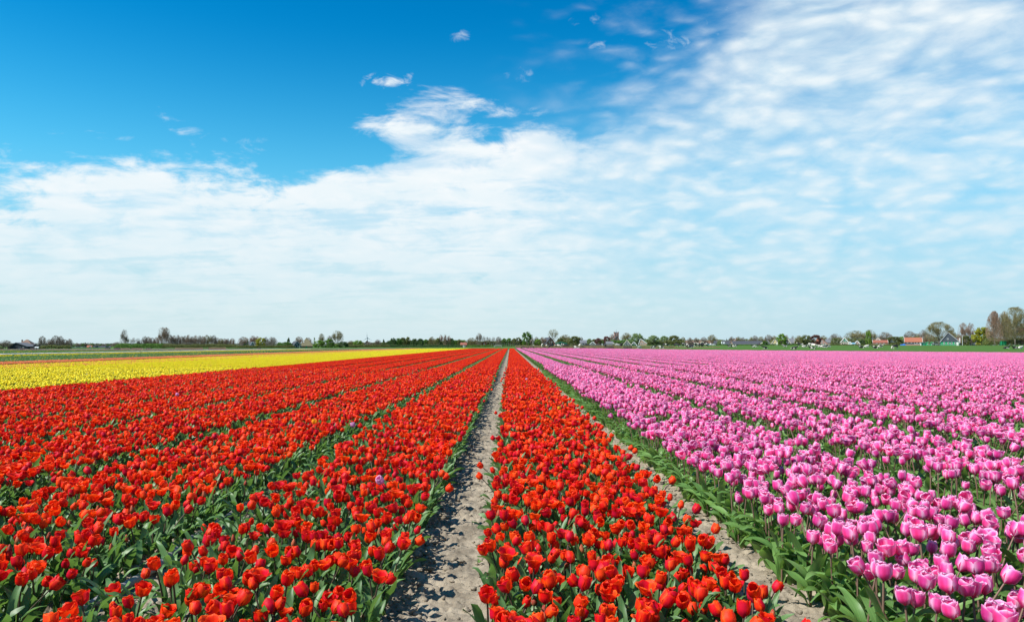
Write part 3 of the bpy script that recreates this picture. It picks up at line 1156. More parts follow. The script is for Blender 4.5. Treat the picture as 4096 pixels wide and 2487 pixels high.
def rock(rs, r):
    """a small lump: bent octahedron, subdivided once"""
    a = [(1, 0, 0), (-1, 0, 0), (0, 1, 0), (0, -1, 0), (0, 0, 1), (0, 0, -1)]
    f = [(0, 2, 4), (2, 1, 4), (1, 3, 4), (3, 0, 4), (2, 0, 5), (1, 2, 5), (3, 1, 5), (0, 3, 5)]
    V = [np.array(p, float) for p in a]
    F = []
    cache = {}

    def midp(i, j):
        k = (min(i, j), max(i, j))
        if k not in cache:
            p = V[i] + V[j]
            V.append(p / np.linalg.norm(p))
            cache[k] = len(V) - 1
        return cache[k]
    for i, j, k in f:
        ij, jk, ki = midp(i, j), midp(j, k), midp(k, i)
        F += [(i, ij, ki), (ij, j, jk), (ki, jk, k), (ij, jk, ki)]
    V = np.array(V)
    V = V * np.array([[rs.uniform(.65, 1.3)] for _ in range(len(V))]) * r * np.array([rs.uniform(.8, 1.3), rs.uniform(.8, 1.3), rs.uniform(.5, .8)])
    return V, np.array(F)


rs = random.Random(5)
Vs, Fs, off = [], [], 0
for k in range(2600):
    y = 2.0 * (12 / 2.0) ** rs.random()
    lo, hi = rs.choice([(-.62, -.36), (-.60, -.40), (-.60, -.46), (-.2, .02), (-.5, -.15), (.95, 1.12), (1.1, 1.4), (-2.0, -1.6)])
    x = rs.uniform(lo, hi)
    V, F = rock(rs, rs.choice([.003, .004, .005, .006, .008, .010, .013, .019]) * rs.uniform(.8, 1.3))
    Vs.append(V + np.array([x, y, .024 + (.014 if x < -.42 or x > 1.3 else 0)])); Fs.append(F + off); off += len(V)
o = mobj('soil_clods', make_mesh('soil_clods', np.concatenate(Vs), np.concatenate(Fs), [M['soil']], smooth=False))
tag(o, 'crumbs and clods of dry earth along the soil paths', kind='stuff')

for n_, (x, y, lab) in enumerate(((-.22, 2.42, 'tiny green weed in the path by the nearest red tulips'), (-.25, 3.15, 'tiny green weed in the middle of the rutted path'), (-.44, 2.75, 'tiny green weed in the shaded left side of the path'),
                                 (-.17, 4.1, 'tiny green weed farther up the right side of the path'), (1.17, 3.3, 'tiny green weed in the narrow path beside the pink bed'))):
    rs = random.Random(n_)
    Vs, Fs, Us, off = [], [], [], 0
    for k in range(7):
        V, F, U = leaf_geo(rs.uniform(.02, .035), .009, k * .9 + rs.uniform(-.2, .2), .5, 1.6, rs, nv=4)
        Vs.append(V); Fs.append(F + off); Us.append(U); off += len(V)
    o = mobj('weed', make_mesh('weed', np.concatenate(Vs), np.concatenate(Fs), [M['leaf_pink']], uv=np.concatenate(Us), rnd=np.full(off, .8)))
    o.location = (x, y, .022)
    tag(o, lab, 'weed')

# grey ribbed drain hose lying between two beds of red tulips
M['hose'] = plain('grey_hose', (.27, .26, .245), .6, .15, 12)
n = 10
V, F = [], []
segs = 130
for j in range(segs + 1):
    y = 3.0 + j * .02
    x = -1.90 + .03 * math.sin(y * 2.1) + .012 * math.sin(y * 5.3)
    r = .021 + .0022 * math.sin(j * math.pi / 1.5)
    for i in range(n):
        a = 2 * math.pi * i / n
        V.append((x + r * math.cos(a), y, .055 + r * math.sin(a)))
for j in range(segs):
    for i in range(n):
        F.append((j * n + i, j * n + (i + 1) % n, (j + 1) * n + (i + 1) % n, (j + 1) * n + i))
o = mobj('drain_hose', make_mesh('drain_hose', V, np.array(F), [M['hose']]))
tag(o, 'grey ribbed drain hose lying on soil between two red tulip beds', 'hose')

# ------------------------------------------------------------------ trees
def bark(name, c):
    return plain(name, c, .9, .25, 3)


M['bark'] = bark('grey_bark', (.20, .17, .135))
M['bark_dark'] = bark('dark_bark', (.085, .07, .055))
TW = {}
for nm, c in (('twig_grey', (.235, .195, .155)), ('twig_brown', (.27, .195, .135)), ('twig_red', (.19, .10, .08)), ('twig_olive', (.225, .195, .09)), ('twig_pink', (.29, .185, .13))):
    TW[nm] = leaf_mat(nm, tuple(v * .8 for v in c), tuple(v * 1.2 for v in c), c, tw=.15, rough=.9, spec=.05, uvs=False)
for nm, a, b in (('green', (.065, .14, .028), (.13, .24, .045)), ('bright', (.12, .22, .035), (.21, .34, .055)), ('dark', (.045, .090, .032), (.085, .145, .05)),
                 ('yellow_green', (.22, .23, .025), (.36, .35, .04)), ('copper', (.11, .045, .042), (.19, .085, .07)), ('pale', (.16, .22, .095), (.26, .34, .14)),
                 ('blossom', (.35, .36, .26), (.55, .55, .45)), ('far', (.10, .125, .085), (.16, .18, .12)), ('olive', (.10, .12, .04), (.175, .19, .062))):  # far: green greyed so its colour holds the haze over the distant woods
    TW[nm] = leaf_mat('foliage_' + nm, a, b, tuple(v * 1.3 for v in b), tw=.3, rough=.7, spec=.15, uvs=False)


def limb_tree(seed, shape, twig_n, levels=3, trunk_h=.25, twig_len=.06, spread=1.0, twig_w=.0028):
    """unit tree (height 1, width 1): limbs as tapered bars, fine twigs as slivers. shape(t) -> radius share at height share t"""
    rs = random.Random(seed)
    mb = MB()
    tips = []

    def grow_limb(p, d, L, r, lev):
        q = p
        seg = 3
        for k in range(seg):
            d2 = (d + Vector((rs.uniform(-.16, .16), rs.uniform(-.16, .16), rs.uniform(-.02, .16)))).normalized()
            q2 = q + d2 * (L / seg)
            rr = .5 * shape(min(max((q2.z - trunk_h) / (1 - trunk_h), 0), 1)) + .02
            hor = math.hypot(q2.x, q2.y)
            if hor > rr:
                q2.x *= rr / hor
                q2.y *= rr / hor
            q2.z = min(q2.z, .99)
            mb.bar(q, q2, r * (1 - .22 * k), r * (1 - .22 * (k + 1)), 4, False)
            d, q = d2, q2
            if lev >= 1:
                tips.append((Vector(q), Vector(d)))
            if lev < levels and k > 0:
                for c in range(2):
                    ax = Vector((rs.uniform(-1, 1), rs.uniform(-1, 1), rs.uniform(-.35, .7))).normalized()
                    nd = (d * .85 + ax * .62 * spread).normalized()
                    grow_limb(Vector(q), nd, L * rs.uniform(.5, .72), r * .5, lev + 1)
        tips.append((Vector(q), Vector(d)))
    mb.bar((0, 0, -.02), (0, 0, trunk_h), .022, .017, 6)
    top = Vector((0, 0, trunk_h))
    for i in range(6):
        a = i * 2.4 + rs.uniform(-.3, .3)
        up = rs.uniform(.55, 1.5) / spread
        z0 = trunk_h * rs.uniform(.75, 1.0) + (i / 6) * .18
        grow_limb(Vector((0, 0, z0)), Vector((math.cos(a), math.sin(a), up)).normalized(), rs.uniform(.26, .42), .010, 1)
    mb.bar(top, (rs.uniform(-.02, .02), rs.uniform(-.02, .02), .82), .017, .004, 5)
    grow_limb(Vector((0, 0, .62)), Vector((.08, 0, 1)), .3, .006, 1)
    V, F, Rn = [], [], []
    k = 0
    lumps = [(rs.uniform(0, 6.28), rs.random(), rs.uniform(.06, .16)) for _ in range(9)]
    while k < twig_n:
        k += 1
        if rs.random() < .45:
            p, d = rs.choice(tips)
            p = p + Vector((rs.uniform(-1, 1), rs.uniform(-1, 1), rs.uniform(-1, 1))) * twig_len * .6
        else:
            t = rs.random() ** .9
            a = rs.uniform(0, 6.28)
            r = .5 * shape(t) * rs.random() ** .42 * .97
            p = Vector((r * math.cos(a), r * math.sin(a), trunk_h * .85 + t * (.97 - trunk_h * .85)))
            if any(abs((a - la + 3.14) % 6.28 - 3.14) * r < lr and abs(t - lt) < lr for la, lt, lr in lumps):
                continue
            d = Vector((p.x * 1.3, p.y * 1.3, .25 + .4 * t)).normalized()
        v = (d + Vector((rs.uniform(-1, 1), rs.uniform(-1, 1), rs.uniform(-.5, 1.0))) * .8).normalized()
        L = twig_len * rs.uniform(.5, 1.4)
        q = p + v * L
        rr = .5 * shape(min(max((q.z - trunk_h) / (1 - trunk_h), 0), 1)) + .03
        if math.hypot(q.x, q.y) > rr * 1.06 or q.z > 1.0:
            continue
        w = v.cross(Vector((rs.uniform(-1, 1), rs.uniform(-1, 1), rs.uniform(-1, 1)))).normalized() * twig_w * rs.uniform(.7, 1.5)
        b = len(V)
        V += [p - w, p + w, q]
        F.append((b, b + 1, b + 2))
        Rn += [rs.random()] * 3
    return mb, V, np.array(F), Rn


def leaf_tree(seed, shape, n, trunk_h=.18, leaf=.035, clumps=26, loose=.55):
    """unit tree with a crown of leaf-sized faces gathered in uneven clumps"""
    rs = random.Random(seed)
    mb = MB()
    mb.bar((0, 0, -.02), (0, 0, trunk_h + .25), .024, .012, 6)
    cl = []
    for k in range(clumps):
        t = rs.random() ** .95
        r = .5 * shape(t) * math.sqrt(rs.uniform(.25, 1.0)) * .86
        a = rs.uniform(0, 6.28)
        c = Vector((r * math.cos(a), r * math.sin(a), trunk_h + t * (1 - trunk_h) * .95))
        cl.append((c, rs.uniform(.07, .15)))
        if k % 3 == 0:
            mb.bar((0, 0, trunk_h * .9 + .25 * t), c * .9, .006, .002, 4, False)
    V, F, Rn = [], [], []
    for k in range(n):
        c, cr = rs.choice(cl)
        v = Vector((rs.gauss(0, 1), rs.gauss(0, 1), rs.gauss(0, 1))).normalized() * (rs.random() ** .4) * cr
        p = c + v
        t = (p.z - trunk_h) / (1 - trunk_h)
        if t < -.05 or p.z > 1.0 or math.hypot(p.x, p.y) > .5 * shape(min(max(t, 0), 1)) * 1.12 + .02:
            continue
        nrm = (v.normalized() + Vector((rs.uniform(-1, 1), rs.uniform(-1, 1), rs.uniform(-1, 1))) * .8).normalized()
        a = nrm.orthogonal().normalized()
        b2 = nrm.cross(a)
        s = leaf * rs.uniform(.5, 1.3)
        b = len(V)
        V += [p - a * s, p + b2 * s * .6, p + a * s, p - b2 * s * .6]
        F.append((b, b + 1, b + 2, b + 3))
        Rn += [rs.random()] * 4
    return mb, V, np.array(F), Rn


SH_ROUND = lambda t: math.sin(math.pi * min(1, .12 + .86 * t)) ** .55
SH_EGG = lambda t: math.sin(math.pi * min(1, (.10 + .88 * t) ** .85)) ** .7
SH_COL = lambda t: (math.sin(math.pi * min(1, .10 + .88 * t)) ** .5)
SH_FAN = lambda t: math.sin(math.pi * min(1, .05 + .86 * t ** 1.2)) ** .8
SH_CONE = lambda t: max(.03, 1 - t) ** .8
PROTO = {}


def proto(key):
    if key in PROTO:
        return PROTO[key]
    kind, var, mat = key
    sd = hash((kind, var)) % 1000 if False else sum(ord(c) for c in kind) * 7 + var * 131
    sh = {'bare': SH_ROUND, 'tallbare': SH_COL, 'fan': SH_FAN, 'leafy': SH_ROUND, 'egg': SH_EGG, 'conifer': SH_CONE, 'column': SH_COL, 'bush': SH_ROUND, 'grand': SH_ROUND, 'grandtall': SH_EGG}[kind]
    if kind == 'bare':
        mb, V, F, Rn = limb_tree(sd, sh, 5200, 3, .10, .085, 1.0, .0050)
    elif kind == 'tallbare':
        mb, V, F, Rn = limb_tree(sd, sh, 3800, 3, .10, .085, .62, .0052)
    elif kind == 'fan':
        mb, V, F, Rn = limb_tree(sd, sh, 2400, 3, .30, .07, 1.0, .0036)
    elif kind == 'grand':
        mb, V, F, Rn = limb_tree(sd, sh, 15000, 4, .16, .05, .95, .0026)
    elif kind == 'grandtall':
        mb, V, F, Rn = limb_tree(sd, sh, 11000, 4, .12, .05, .6, .0032)
    elif kind == 'conifer':
        mb, V, F, Rn = leaf_tree(sd, sh, 1500, .06, .04, 40)
    elif kind == 'column':
        mb, V, F, Rn = leaf_tree(sd, sh, 1500, .08, .035, 40)
    elif kind == 'bush':
        mb, V, F, Rn = leaf_tree(sd, sh, 2200, .0, .048, 36)
    else:
        mb, V, F, Rn = leaf_tree(sd, sh, 3600, .05, .036, 60)
    tm = make_mesh(kind + '_trunk', mb.v, mb.f, [M['bark']], smooth=True)
    cm = make_mesh(kind + '_crown', V, F, [TW[mat]], rnd=Rn, smooth=False)
    PROTO[key] = (tm, cm)
    return PROTO[key]


def tree(kind, mat, px, ytop, wpx, Y, label, group=None, name=None, var=None, sink=0.0):
    X = PX(px, Y)
    g = gzf(X, Y)
    h = zat(ytop, Y) - g + sink
    w = wpx / FPX * Y
    v = int(rng.integers(3)) if var is None else var
    tm, cm = proto((kind, v, mat))
    nm = name or {'bare': 'bare_tree', 'tallbare': 'poplar_tree', 'fan': 'bare_tree', 'leafy': 'leafy_tree', 'egg': 'leafy_tree', 'conifer': 'conifer_tree', 'column': 'poplar_tree', 'bush': 'bush', 'grand': 'bare_tree', 'grandtall': 'bare_tree'}[kind]
    o = empty(nm, (X, Y, g - sink), rng.uniform(0, 6.28), label, 'bush' if kind == 'bush' else 'tree', group)
    k = 1.28 if kind in ('leafy', 'egg') else 1.16
    o.scale = (w * k, w * k, h)
    mobj('branches' if kind == 'bush' else 'trunk', tm, o)
    mobj('foliage' if kind == 'bush' else 'crown', cm, o)
    return o


def band(name, px0, px1, ytop, Y, depth, mat, label, cat, n=None, wob=.35, leaf=.20):
    """a hedge or belt of undergrowth, uneven on top"""
    rs = random.Random(int(px0 * 3 + px1))
    V, F, Rn = [], [], []
    x0, x1 = PX(px0, Y), PX(px1, Y)
    n = n or int((x1 - x0) * 170)
    for k in range(n):
        x = rs.uniform(x0, x1)
        g = gzf(x, Y)
        hh = (zat(ytop, Y) - g)
        hx = hh * (1 - wob + wob * float(fbm(np.array([x * .45]), np.array([px0 * .1]), 3, 3)[0]) * 1.9)
        e = min(1, (x - x0) / (hh * .5) + .25, (x1 - x) / (hh * .5) + .25)
        p = Vector((x, Y + rs.uniform(-depth, depth), g + hx * e * rs.random() ** .55))
        nrm = Vector((rs.uniform(-1, 1), rs.uniform(-1.4, .4), rs.uniform(-.2, 1.2))).normalized()
        a = nrm.orthogonal().normalized()
        b2 = nrm.cross(a)
        s = leaf * rs.uniform(.6, 1.6)
        b = len(V)
        V += [p - a * s, p + b2 * s * .7, p + a * s, p - b2 * s * .7]
        F.append((b, b + 1, b + 2, b + 3))
        Rn += [rs.random()] * 4
    o = mobj(name, make_mesh(name, V, np.array(F), [TW[mat]], rnd=Rn, smooth=False))
    return tag(o, label, cat)


YL = 430.0     # distance of the left tree line
YC = 470.0
YR = 600.0     # the village on the right
# --- far left
tree('bare', 'twig_grey', 28, 1360, 42, YL, 'low bare grey tree at the left end, beside the dark barn')
tree('bush', 'olive', 8, 1374, 36, YL + 4, 'olive bush at the far left end beside the barn')
gb = 'bare trees in the clump right of the dark barn'
for px, yt, w, lab in ((174, 1343, 28, 'slim bare tree at the left end of the clump right of the barn'), (203, 1356, 30, 'low bare tree second in the clump right of the barn'), (227, 1341, 34, 'tallest bare tree in the middle of the clump right of the barn'),
                  (247, 1343, 24, 'bare tree just right of the tallest one in the clump by the barn'), (263, 1356, 28, 'wide low bare tree near the right end of the clump by the barn'), (281, 1354, 26, 'bare tree closing the right end of the clump by the barn')):
    tree('bare', 'twig_grey', px, yt, w, YL, lab, gb)
band('hedge', 168, 284, 1381, YL - 6, 2.0, 'olive', 'low green hedge under the clump of bare trees by the barn', 'hedge')
gf = 'small hazy trees on the far horizon at left'
for i, px in enumerate(range(296, 456, 11)):
    tree('leafy' if i % 3 else 'bare', ['olive', 'green', 'twig_grey'][i % 3] if i % 3 else 'twig_grey', px + rng.uniform(-3, 3), 1376 + rng.uniform(-4, 4), 18, 900, 'tiny far tree on the horizon, %s from the barn towards the poplar' % ORD[i], gf, sink=1.0)
tree('bare', 'twig_grey', 475, 1367, 42, YL + 30, 'broad dark bare tree just left of the tall slim poplar')
tree('tallbare', 'twig_grey', 501, 1317, 29, YL, 'tall slim bare poplar standing alone left of the double tree')
tree('fan', 'twig_olive', 520, 1354, 26, YL, 'small bare tree right beside the tall slim poplar')
tree('fan', 'twig_grey', 538, 1350, 16, YL, 'knobbly pollard tree right of the slim poplar, left one of two')
tree('fan', 'twig_grey', 556, 1352, 18, YL, 'knobbly pollard tree right of the slim poplar, right one of two')
band('hedge', 466, 660, 1375, YL - 8, 2.5, 'green', 'long dark green hedge below the slim poplar and the double tree', 'hedge')
band('hedge', 655, 950, 1377, YL - 8, 2.5, 'olive', 'long olive hedge below the row of even bare trees', 'hedge')
tree('tallbare', 'twig_brown', 650, 1307, 33, YL, 'tall rounded bare tree, left half of the double tree', var=1)
tree('tallbare', 'twig_brown', 668, 1308, 32, YL, 'tall rounded bare tree, right half of the double tree', var=2)
gr = 'even row of bare trees behind the reeds at left'
for i, px in enumerate((582, 597, 612, 628, 684, 699, 713, 728, 743, 757, 772, 786, 800, 815, 829, 844, 858, 872, 886, 901, 915, 932)):
    mt = 'twig_olive' if i in (14, 15, 18) else ('twig_grey', 'twig_brown')[i % 2]
    lab = '%s bare tree, %s from the left in the even row behind the reeds' % ({'twig_olive': 'olive', 'twig_grey': 'grey', 'twig_brown': 'brownish'}[mt], ORD[i])
    tree('bare', mt, px, (1346 if px < 640 else 1341 if px < 870 else 1351) + rng.uniform(-3, 4), 24, YL + rng.uniform(-3, 5), lab, gr)
# --- around the two small farms
tree('bare', 'twig_brown', 976, 1346, 42, YL, 'round bare tree left of the small dark roofed house')
tree('conifer', 'dark', 981, 1368, 14, YL - 6, 'small dark conifer left of the small dark roofed house')
tree('conifer', 'dark', 993, 1360, 12, YL - 6, 'taller dark conifer touching the small dark roofed house')
tree('bare', 'twig_pink', 1013, 1342, 32, YL + 6, 'reddish bare tree right behind the small dark roofed house')
tree('bare', 'twig_pink', 1031, 1344, 20, YL + 8, 'slender reddish bare tree behind the roof of the small dark house')
tree('leafy', 'yellow_green', 1046, 1349, 40, YL, 'round yellow green tree right of the small dark roofed house')
tree('bare', 'twig_grey', 1066, 1347, 22, YL + 8, 'bare tree between the yellow green tree and the round grey one')
tree('bare', 'twig_grey', 1090, 1347, 38, YL, 'round grey bare tree between the two small farms')
tree('bush', 'green', 1121, 1368, 20, YL + 8, 'small green bush in the gap between the two small farms')
tree('bush', 'green', 1145, 1367, 52, YL - 4, 'wide green bush left of the thatched farmhouse')
tree('conifer', 'dark', 1156, 1350, 26, YL, 'dark conifer above the wide green bush left of the thatched farmhouse')
tree('bare', 'twig_brown', 1198, 1345, 32, YL + 25, 'round bare tree behind the front gable of the thatched farmhouse')
tree('bare', 'twig_brown', 1236, 1350, 26, YL + 25, 'bare tree behind the right slope of the thatched farmhouse')
tree('column', 'pale', 1258, 1349, 9, YL, 'thin pale green columnar tree right of the thatched farmhouse')
tree('tallbare', 'pale' if False else 'twig_olive', 1288, 1333, 26, YL, 'open tall tree with first leaves right of the thatched farmhouse')
band('hedge', 948, 1180, 1381, YL - 10, 2.0, 'olive', 'low hedge in front of the two small farms', 'hedge')
for px, yt, w, m, lab in ((1278, 1360, 44, 'bright', 'large bright green bush right of the thatched farmhouse'), (1318, 1354, 40, 'green', 'tall green bush left of the feathery willow'), (1375, 1366, 44, 'dark', 'broad dark green bush below the feathery willow'), (1348, 1376, 26, 'bright', 'small bright bush below the feathery willow')):
    tree('bush', m, px, yt, w, YL - 5, lab)
tree('tallbare', 'twig_olive', 1350, 1321, 46, YL, 'tall feathery olive willow above the green bushes', var=0)
tree('bare', 'twig_grey', 1318, 1342, 24, YL + 9, 'faint bare tree left of the feathery willow')
# --- centre
gt = 'trees of the dense belt left of the goal'
tree('bare', 'twig_olive', 1402, 1362, 36, YC, 'low olive bare tree right of the green bushes')
tree('leafy', 'olive', 1408, 1366, 30, YC, 'round olive tree left of the bright round one')
tree('leafy', 'bright', 1433, 1360, 38, YC - 15, 'bright green round tree left of the wind turbine')
tree('bush', 'dark', 1410, 1376, 20, YC - 15, 'dark bush left of the bright round tree')
tree('bare', 'twig_grey', 1478, 1366, 30, YC - 6, 'small grey bare tree below the wind turbine')
tree('bare', 'twig_grey', 1512, 1357, 26, YC, 'grey bare tree right of the wind turbine')
tree('conifer', 'dark', 1535, 1356, 18, YC - 5, 'pointed dark conifer right of the wind turbine')
for px, yt, w, k, m, lab in ((1555, 1362, 22, 'leafy', 'dark', 'low dark round tree at the left end of the dense belt'), (1572, 1351, 26, 'leafy', 'dark', 'tall dark tree at the left end of the dense belt'),
                    (1594, 1352, 26, 'leafy', 'green', 'green tree second in the dense belt'), (1612, 1350, 26, 'leafy', 'olive', 'olive tree in the left half of the dense belt'),
                    (1633, 1347, 26, 'egg', 'olive', 'highest olive tree in the left half of the dense belt'), (1658, 1354, 28, 'leafy', 'dark', 'dark tree left of the middle of the dense belt'),
                    (1682, 1354, 26, 'leafy', 'dark', 'dark tree in the middle of the dense belt'), (1706, 1356, 24, 'leafy', 'green', 'green tree right of the middle of the dense belt'),
                    (1730, 1346, 32, 'bare', 'twig_olive', 'broad olive bare tree in the right half of the dense belt'), (1752, 1352, 24, 'leafy', 'olive', 'olive tree in the right half of the dense belt'),
                    (1764, 1338, 18, 'tallbare', 'twig_pink', 'slender bare tree rising above the dense belt, left one of three'), (1780, 1337, 16, 'tallbare', 'twig_pink', 'slender bare tree rising above the dense belt, middle one of three'),
                    (1797, 1341, 18, 'tallbare', 'twig_pink', 'slender bare tree rising above the dense belt, right one of three'), (1782, 1356, 22, 'leafy', 'dark', 'dark tree below the three slender bare ones'),
                    (1808, 1353, 20, 'leafy', 'dark', 'dark tree at the right end of the dense belt'), (1822, 1359, 20, 'leafy', 'green', 'small green tree left of the red roofed cottage'), (1838, 1356, 20, 'leafy', 'olive', 'olive tree above the red roofed cottage'), (1862, 1362, 16, 'leafy', 'pale', 'pale small tree right of the red roofed cottage')):
    tree(k, m, px, yt, w, YC + rng.uniform(-6, 6), lab, gt)
band('hedge', 1390, 1570, 1370, YC + 16, 3.0, 'olive', 'belt of olive shrubs behind the bright round tree and the wind turbine', 'hedge', leaf=.26, n=5000)
band('hedge', 1545, 1870, 1361, YC + 14, 3.0, 'green', 'tall belt of shrubs filling the gaps of the dense tree belt', 'hedge', leaf=.3, n=11000, wob=.25)
band('hedge', 1865, 2110, 1364, YC + 14, 3.0, 'olive', 'tall belt of olive shrubs behind the goal and the thin bare trees', 'hedge', leaf=.3, n=9000, wob=.25)
band('hedge', 1385, 1560, 1379, YC - 20, 2.0, 'olive', 'low olive hedge below the wind turbine', 'hedge')
band('hedge', 1555, 1850, 1380, YC - 14, 2.5, 'dark', 'dark undergrowth hedge below the dense belt of trees', 'hedge')
for px, yt, w, k, m, lab in ((1888, 1350, 38, 'bare', 'twig_olive', 'broad round bare tree right of the red roofed cottage'), (1916, 1331, 27, 'tallbare', 'twig_grey', 'tall egg shaped bare tree right of the red roofed cottage'),
                    (1936, 1343, 14, 'fan', 'twig_grey', 'thin bare tree first of four before the pink wall'), (1948, 1346, 12, 'fan', 'twig_grey', 'thin bare tree second of four before the pink wall'), (1959, 1349, 14, 'fan', 'twig_grey', 'thin bare tree third of four before the pink wall'),
                    (1974, 1347, 15, 'fan', 'twig_grey', 'thin bare tree fourth of four, above the left goal post'), (1995, 1346, 26, 'bare', 'twig_grey', 'grey bare tree behind the white goal'), (2016, 1353, 24, 'leafy', 'green', 'green tree right behind the white goal'),
                    (2036, 1352, 26, 'leafy', 'green', 'green tree between the goal and the big oval tree'), (2056, 1352, 24, 'leafy', 'olive', 'olive tree left of the big oval tree'), (2074, 1348, 26, 'leafy', 'olive', 'tree touching the left side of the big oval tree'),
                    (2107, 1326, 42, 'leafy', 'green', 'big oval green tree at the end of the rutted path'), (2093, 1362, 24, 'leafy', 'bright', 'small round bright tree below the big oval tree'), (2128, 1350, 18, 'bare', 'twig_grey', 'bare tree right of the big oval tree'),
                    (2152, 1356, 30, 'leafy', 'bright', 'round bright green tree left of the red brick gable'), (2146, 1346, 20, 'bare', 'twig_grey', 'faint bare tree behind the round bright one'), (2172, 1347, 30, 'bare', 'twig_brown', 'bare tree left behind the red brick gable'),
                    (2213, 1316, 42, 'fan', 'twig_olive', 'tall open fan shaped bare tree above the red brick gable')):
    tree(k, m, px, yt, w, YC + rng.uniform(-4, 6) + (20 if px == 2213 else 0), lab)
band('hedge', 1868, 2085, 1381, YC - 12, 2.0, 'green', 'green hedge behind the white goal', 'hedge')
# --- village
for px, yt, w, k, m, lab in ((2240, 1352, 30, 'leafy', 'olive', 'yellowish tree behind the green shed'), (2262, 1338, 52, 'bare', 'twig_olive', 'broad bare tree above the green shed'), (2298, 1344, 50, 'leafy', 'olive', 'broad olive tree right of the green shed'),
                    (2324, 1347, 18, 'bare', 'twig_grey', 'faint bare tree right of the broad olive one'), (2358, 1354, 22, 'leafy', 'pale', 'pale green tree above the grey gabled house'), (2376, 1356, 22, 'leafy', 'olive', 'small tree left of the first copper tree'),
                    (2392, 1352, 28, 'leafy', 'copper', 'dark copper red tree, left one of the pair left of the church'), (2426, 1345, 29, 'leafy', 'copper', 'dark copper red tree, right one of the pair left of the church'), (2408, 1362, 20, 'leafy', 'green', 'green tree between the two copper trees'),
                    (2447, 1335, 24, 'bare', 'twig_pink', 'pale reddish bare tree at the left side of the church tower'), (2505, 1330, 42, 'bare', 'twig_olive', 'round brownish tree right of the church tower'),
                    (2550, 1333, 50, 'leafy', 'pale', 'pale green tree with white bloom right of the church'), (2482, 1364, 14, 'tallbare', 'twig_olive', 'slim small tree in front of the church'), (2440, 1368, 20, 'leafy', 'bright', 'bright bush left of the church'),
                    (2612, 1341, 48, 'egg', 'pale', 'pale green willow, left one of three'), (2655, 1343, 44, 'egg', 'pale', 'pale green willow, middle one of three'), (2697, 1341, 52, 'egg', 'olive', 'green willow, right one of three'),
                    (2732, 1347, 20, 'bare', 'twig_olive', 'slim bare tree right of the three willows'), (2758, 1349, 22, 'bare', 'twig_grey', 'grey round bare tree second right of the three willows'), (2786, 1350, 24, 'bare', 'twig_grey', 'grey round bare tree above the small gabled cottage'),
                    (2815, 1347, 26, 'bare', 'twig_grey', 'bare tree right of the small gabled cottage'), (2849, 1338, 38, 'bare', 'twig_olive', 'large bare tree above the parked white cars'), (2880, 1362, 24, 'leafy', 'pale', 'pale low tree left of the two silos')):
    tree(k, m, px, yt, w, YR + rng.uniform(-8, 10) + (60 if m.startswith('twig') else 0), lab)
for i, (px, yt, w, lab) in enumerate(((2928, 1345, 24, 'bare tree left behind the brick gable of the long barn'), (2955, 1345, 22, 'bare tree right behind the brick gable of the long barn'), (2972, 1348, 20, 'second bare tree behind the long black barn roof'), (3003, 1347, 20, 'round bare tree behind the middle of the long black barn roof'),
                         (3020, 1341, 26, 'wide pale bare tree behind the long black barn roof'), (3045, 1345, 28, 'bare tree behind the right end of the long black barn roof'), (3074, 1338, 32, 'tall bare tree left behind the yellow house'), (3095, 1342, 30, 'bare tree right behind the yellow house'))):
    tree('bare', ('twig_grey', 'twig_olive')[i % 2], px, yt, w, YR + 60, lab)
for px, yt, w, k, m, lab in ((3058, 1364, 26, 'leafy', 'green', 'green bush at the right end of the long black barn'), (3127, 1334, 38, 'egg', 'bright', 'bright green tree between the yellow and the dark house'), (3146, 1339, 22, 'bare', 'twig_brown', 'bare tree right behind the bright green one'),
                    (3171, 1341, 14, 'fan', 'twig_grey', 'thin bare tree above the dark house'), (3194, 1341, 34, 'bare', 'twig_olive', 'bare tree right of the dark house'), (3224, 1339, 44, 'leafy', 'olive', 'broad olive green tree right of the dark house'), (3264, 1339, 40, 'leafy', 'copper', 'broad reddish tree above the orange roofed cottage'),
                    (3294, 1341, 34, 'bare', 'twig_olive', 'bare tree right of the reddish tree'), (3343, 1334, 46, 'bare', 'twig_grey', 'grey bare tree left of the green gabled house'), (3423, 1321, 78, 'bare', 'twig_olive', 'very wide bare tree right of the green gabled house'),
                    (3482, 1318, 52, 'bare', 'twig_olive', 'high bare tree with a green top left of the orange roof'), (3474, 1320, 20, 'leafy', 'bright', 'small bright green tree top in the high bare tree'), (3540, 1327, 56, 'bare', 'twig_grey', 'round bare tree behind the orange tiled roof'), (3579, 1346, 54, 'leafy', 'olive', 'broad brownish bush tree right of the orange tiled roof'),
                    (3545, 1364, 22, 'bush', 'blossom', 'white blossoming bush right of the orange tiled roof'), (3608, 1346, 26, 'leafy', 'bright', 'bright green tree left of the red roofed wooden house'), (3452, 1359, 34, 'bush', 'dark', 'dark round bush right of the small pink house'),
                    (3640, 1323, 44, 'bare', 'twig_grey', 'grey bare tree left behind the red roofed wooden house'), (3669, 1333, 34, 'bare', 'twig_olive', 'olive tree right behind the red roofed wooden house'), (3694, 1318, 36, 'bare', 'twig_grey', 'grey bare tree between the red roof and the great bare tree')):
    tree(k, m, px, yt, w, YR - 40 + rng.uniform(-8, 10) + (50 if m.startswith('twig') else 0), lab)
YB = 420.0
tree('grand', 'twig_olive', 3757, 1286, 92, YB + 20, 'great spreading bare tree left of the black barn gable', var=0)
tree('bare', 'twig_brown', 3718, 1335, 40, YB + 30, 'brown thicket tree at the left foot of the great spreading tree')
tree('bare', 'twig_olive', 3806, 1318, 40, YB + 40, 'bare tree right behind the black barn gable')
tree('tallbare', 'twig_pink', 3855, 1289, 36, YB + 30, 'reddish bare poplar, left one of the pair right of the black barn')
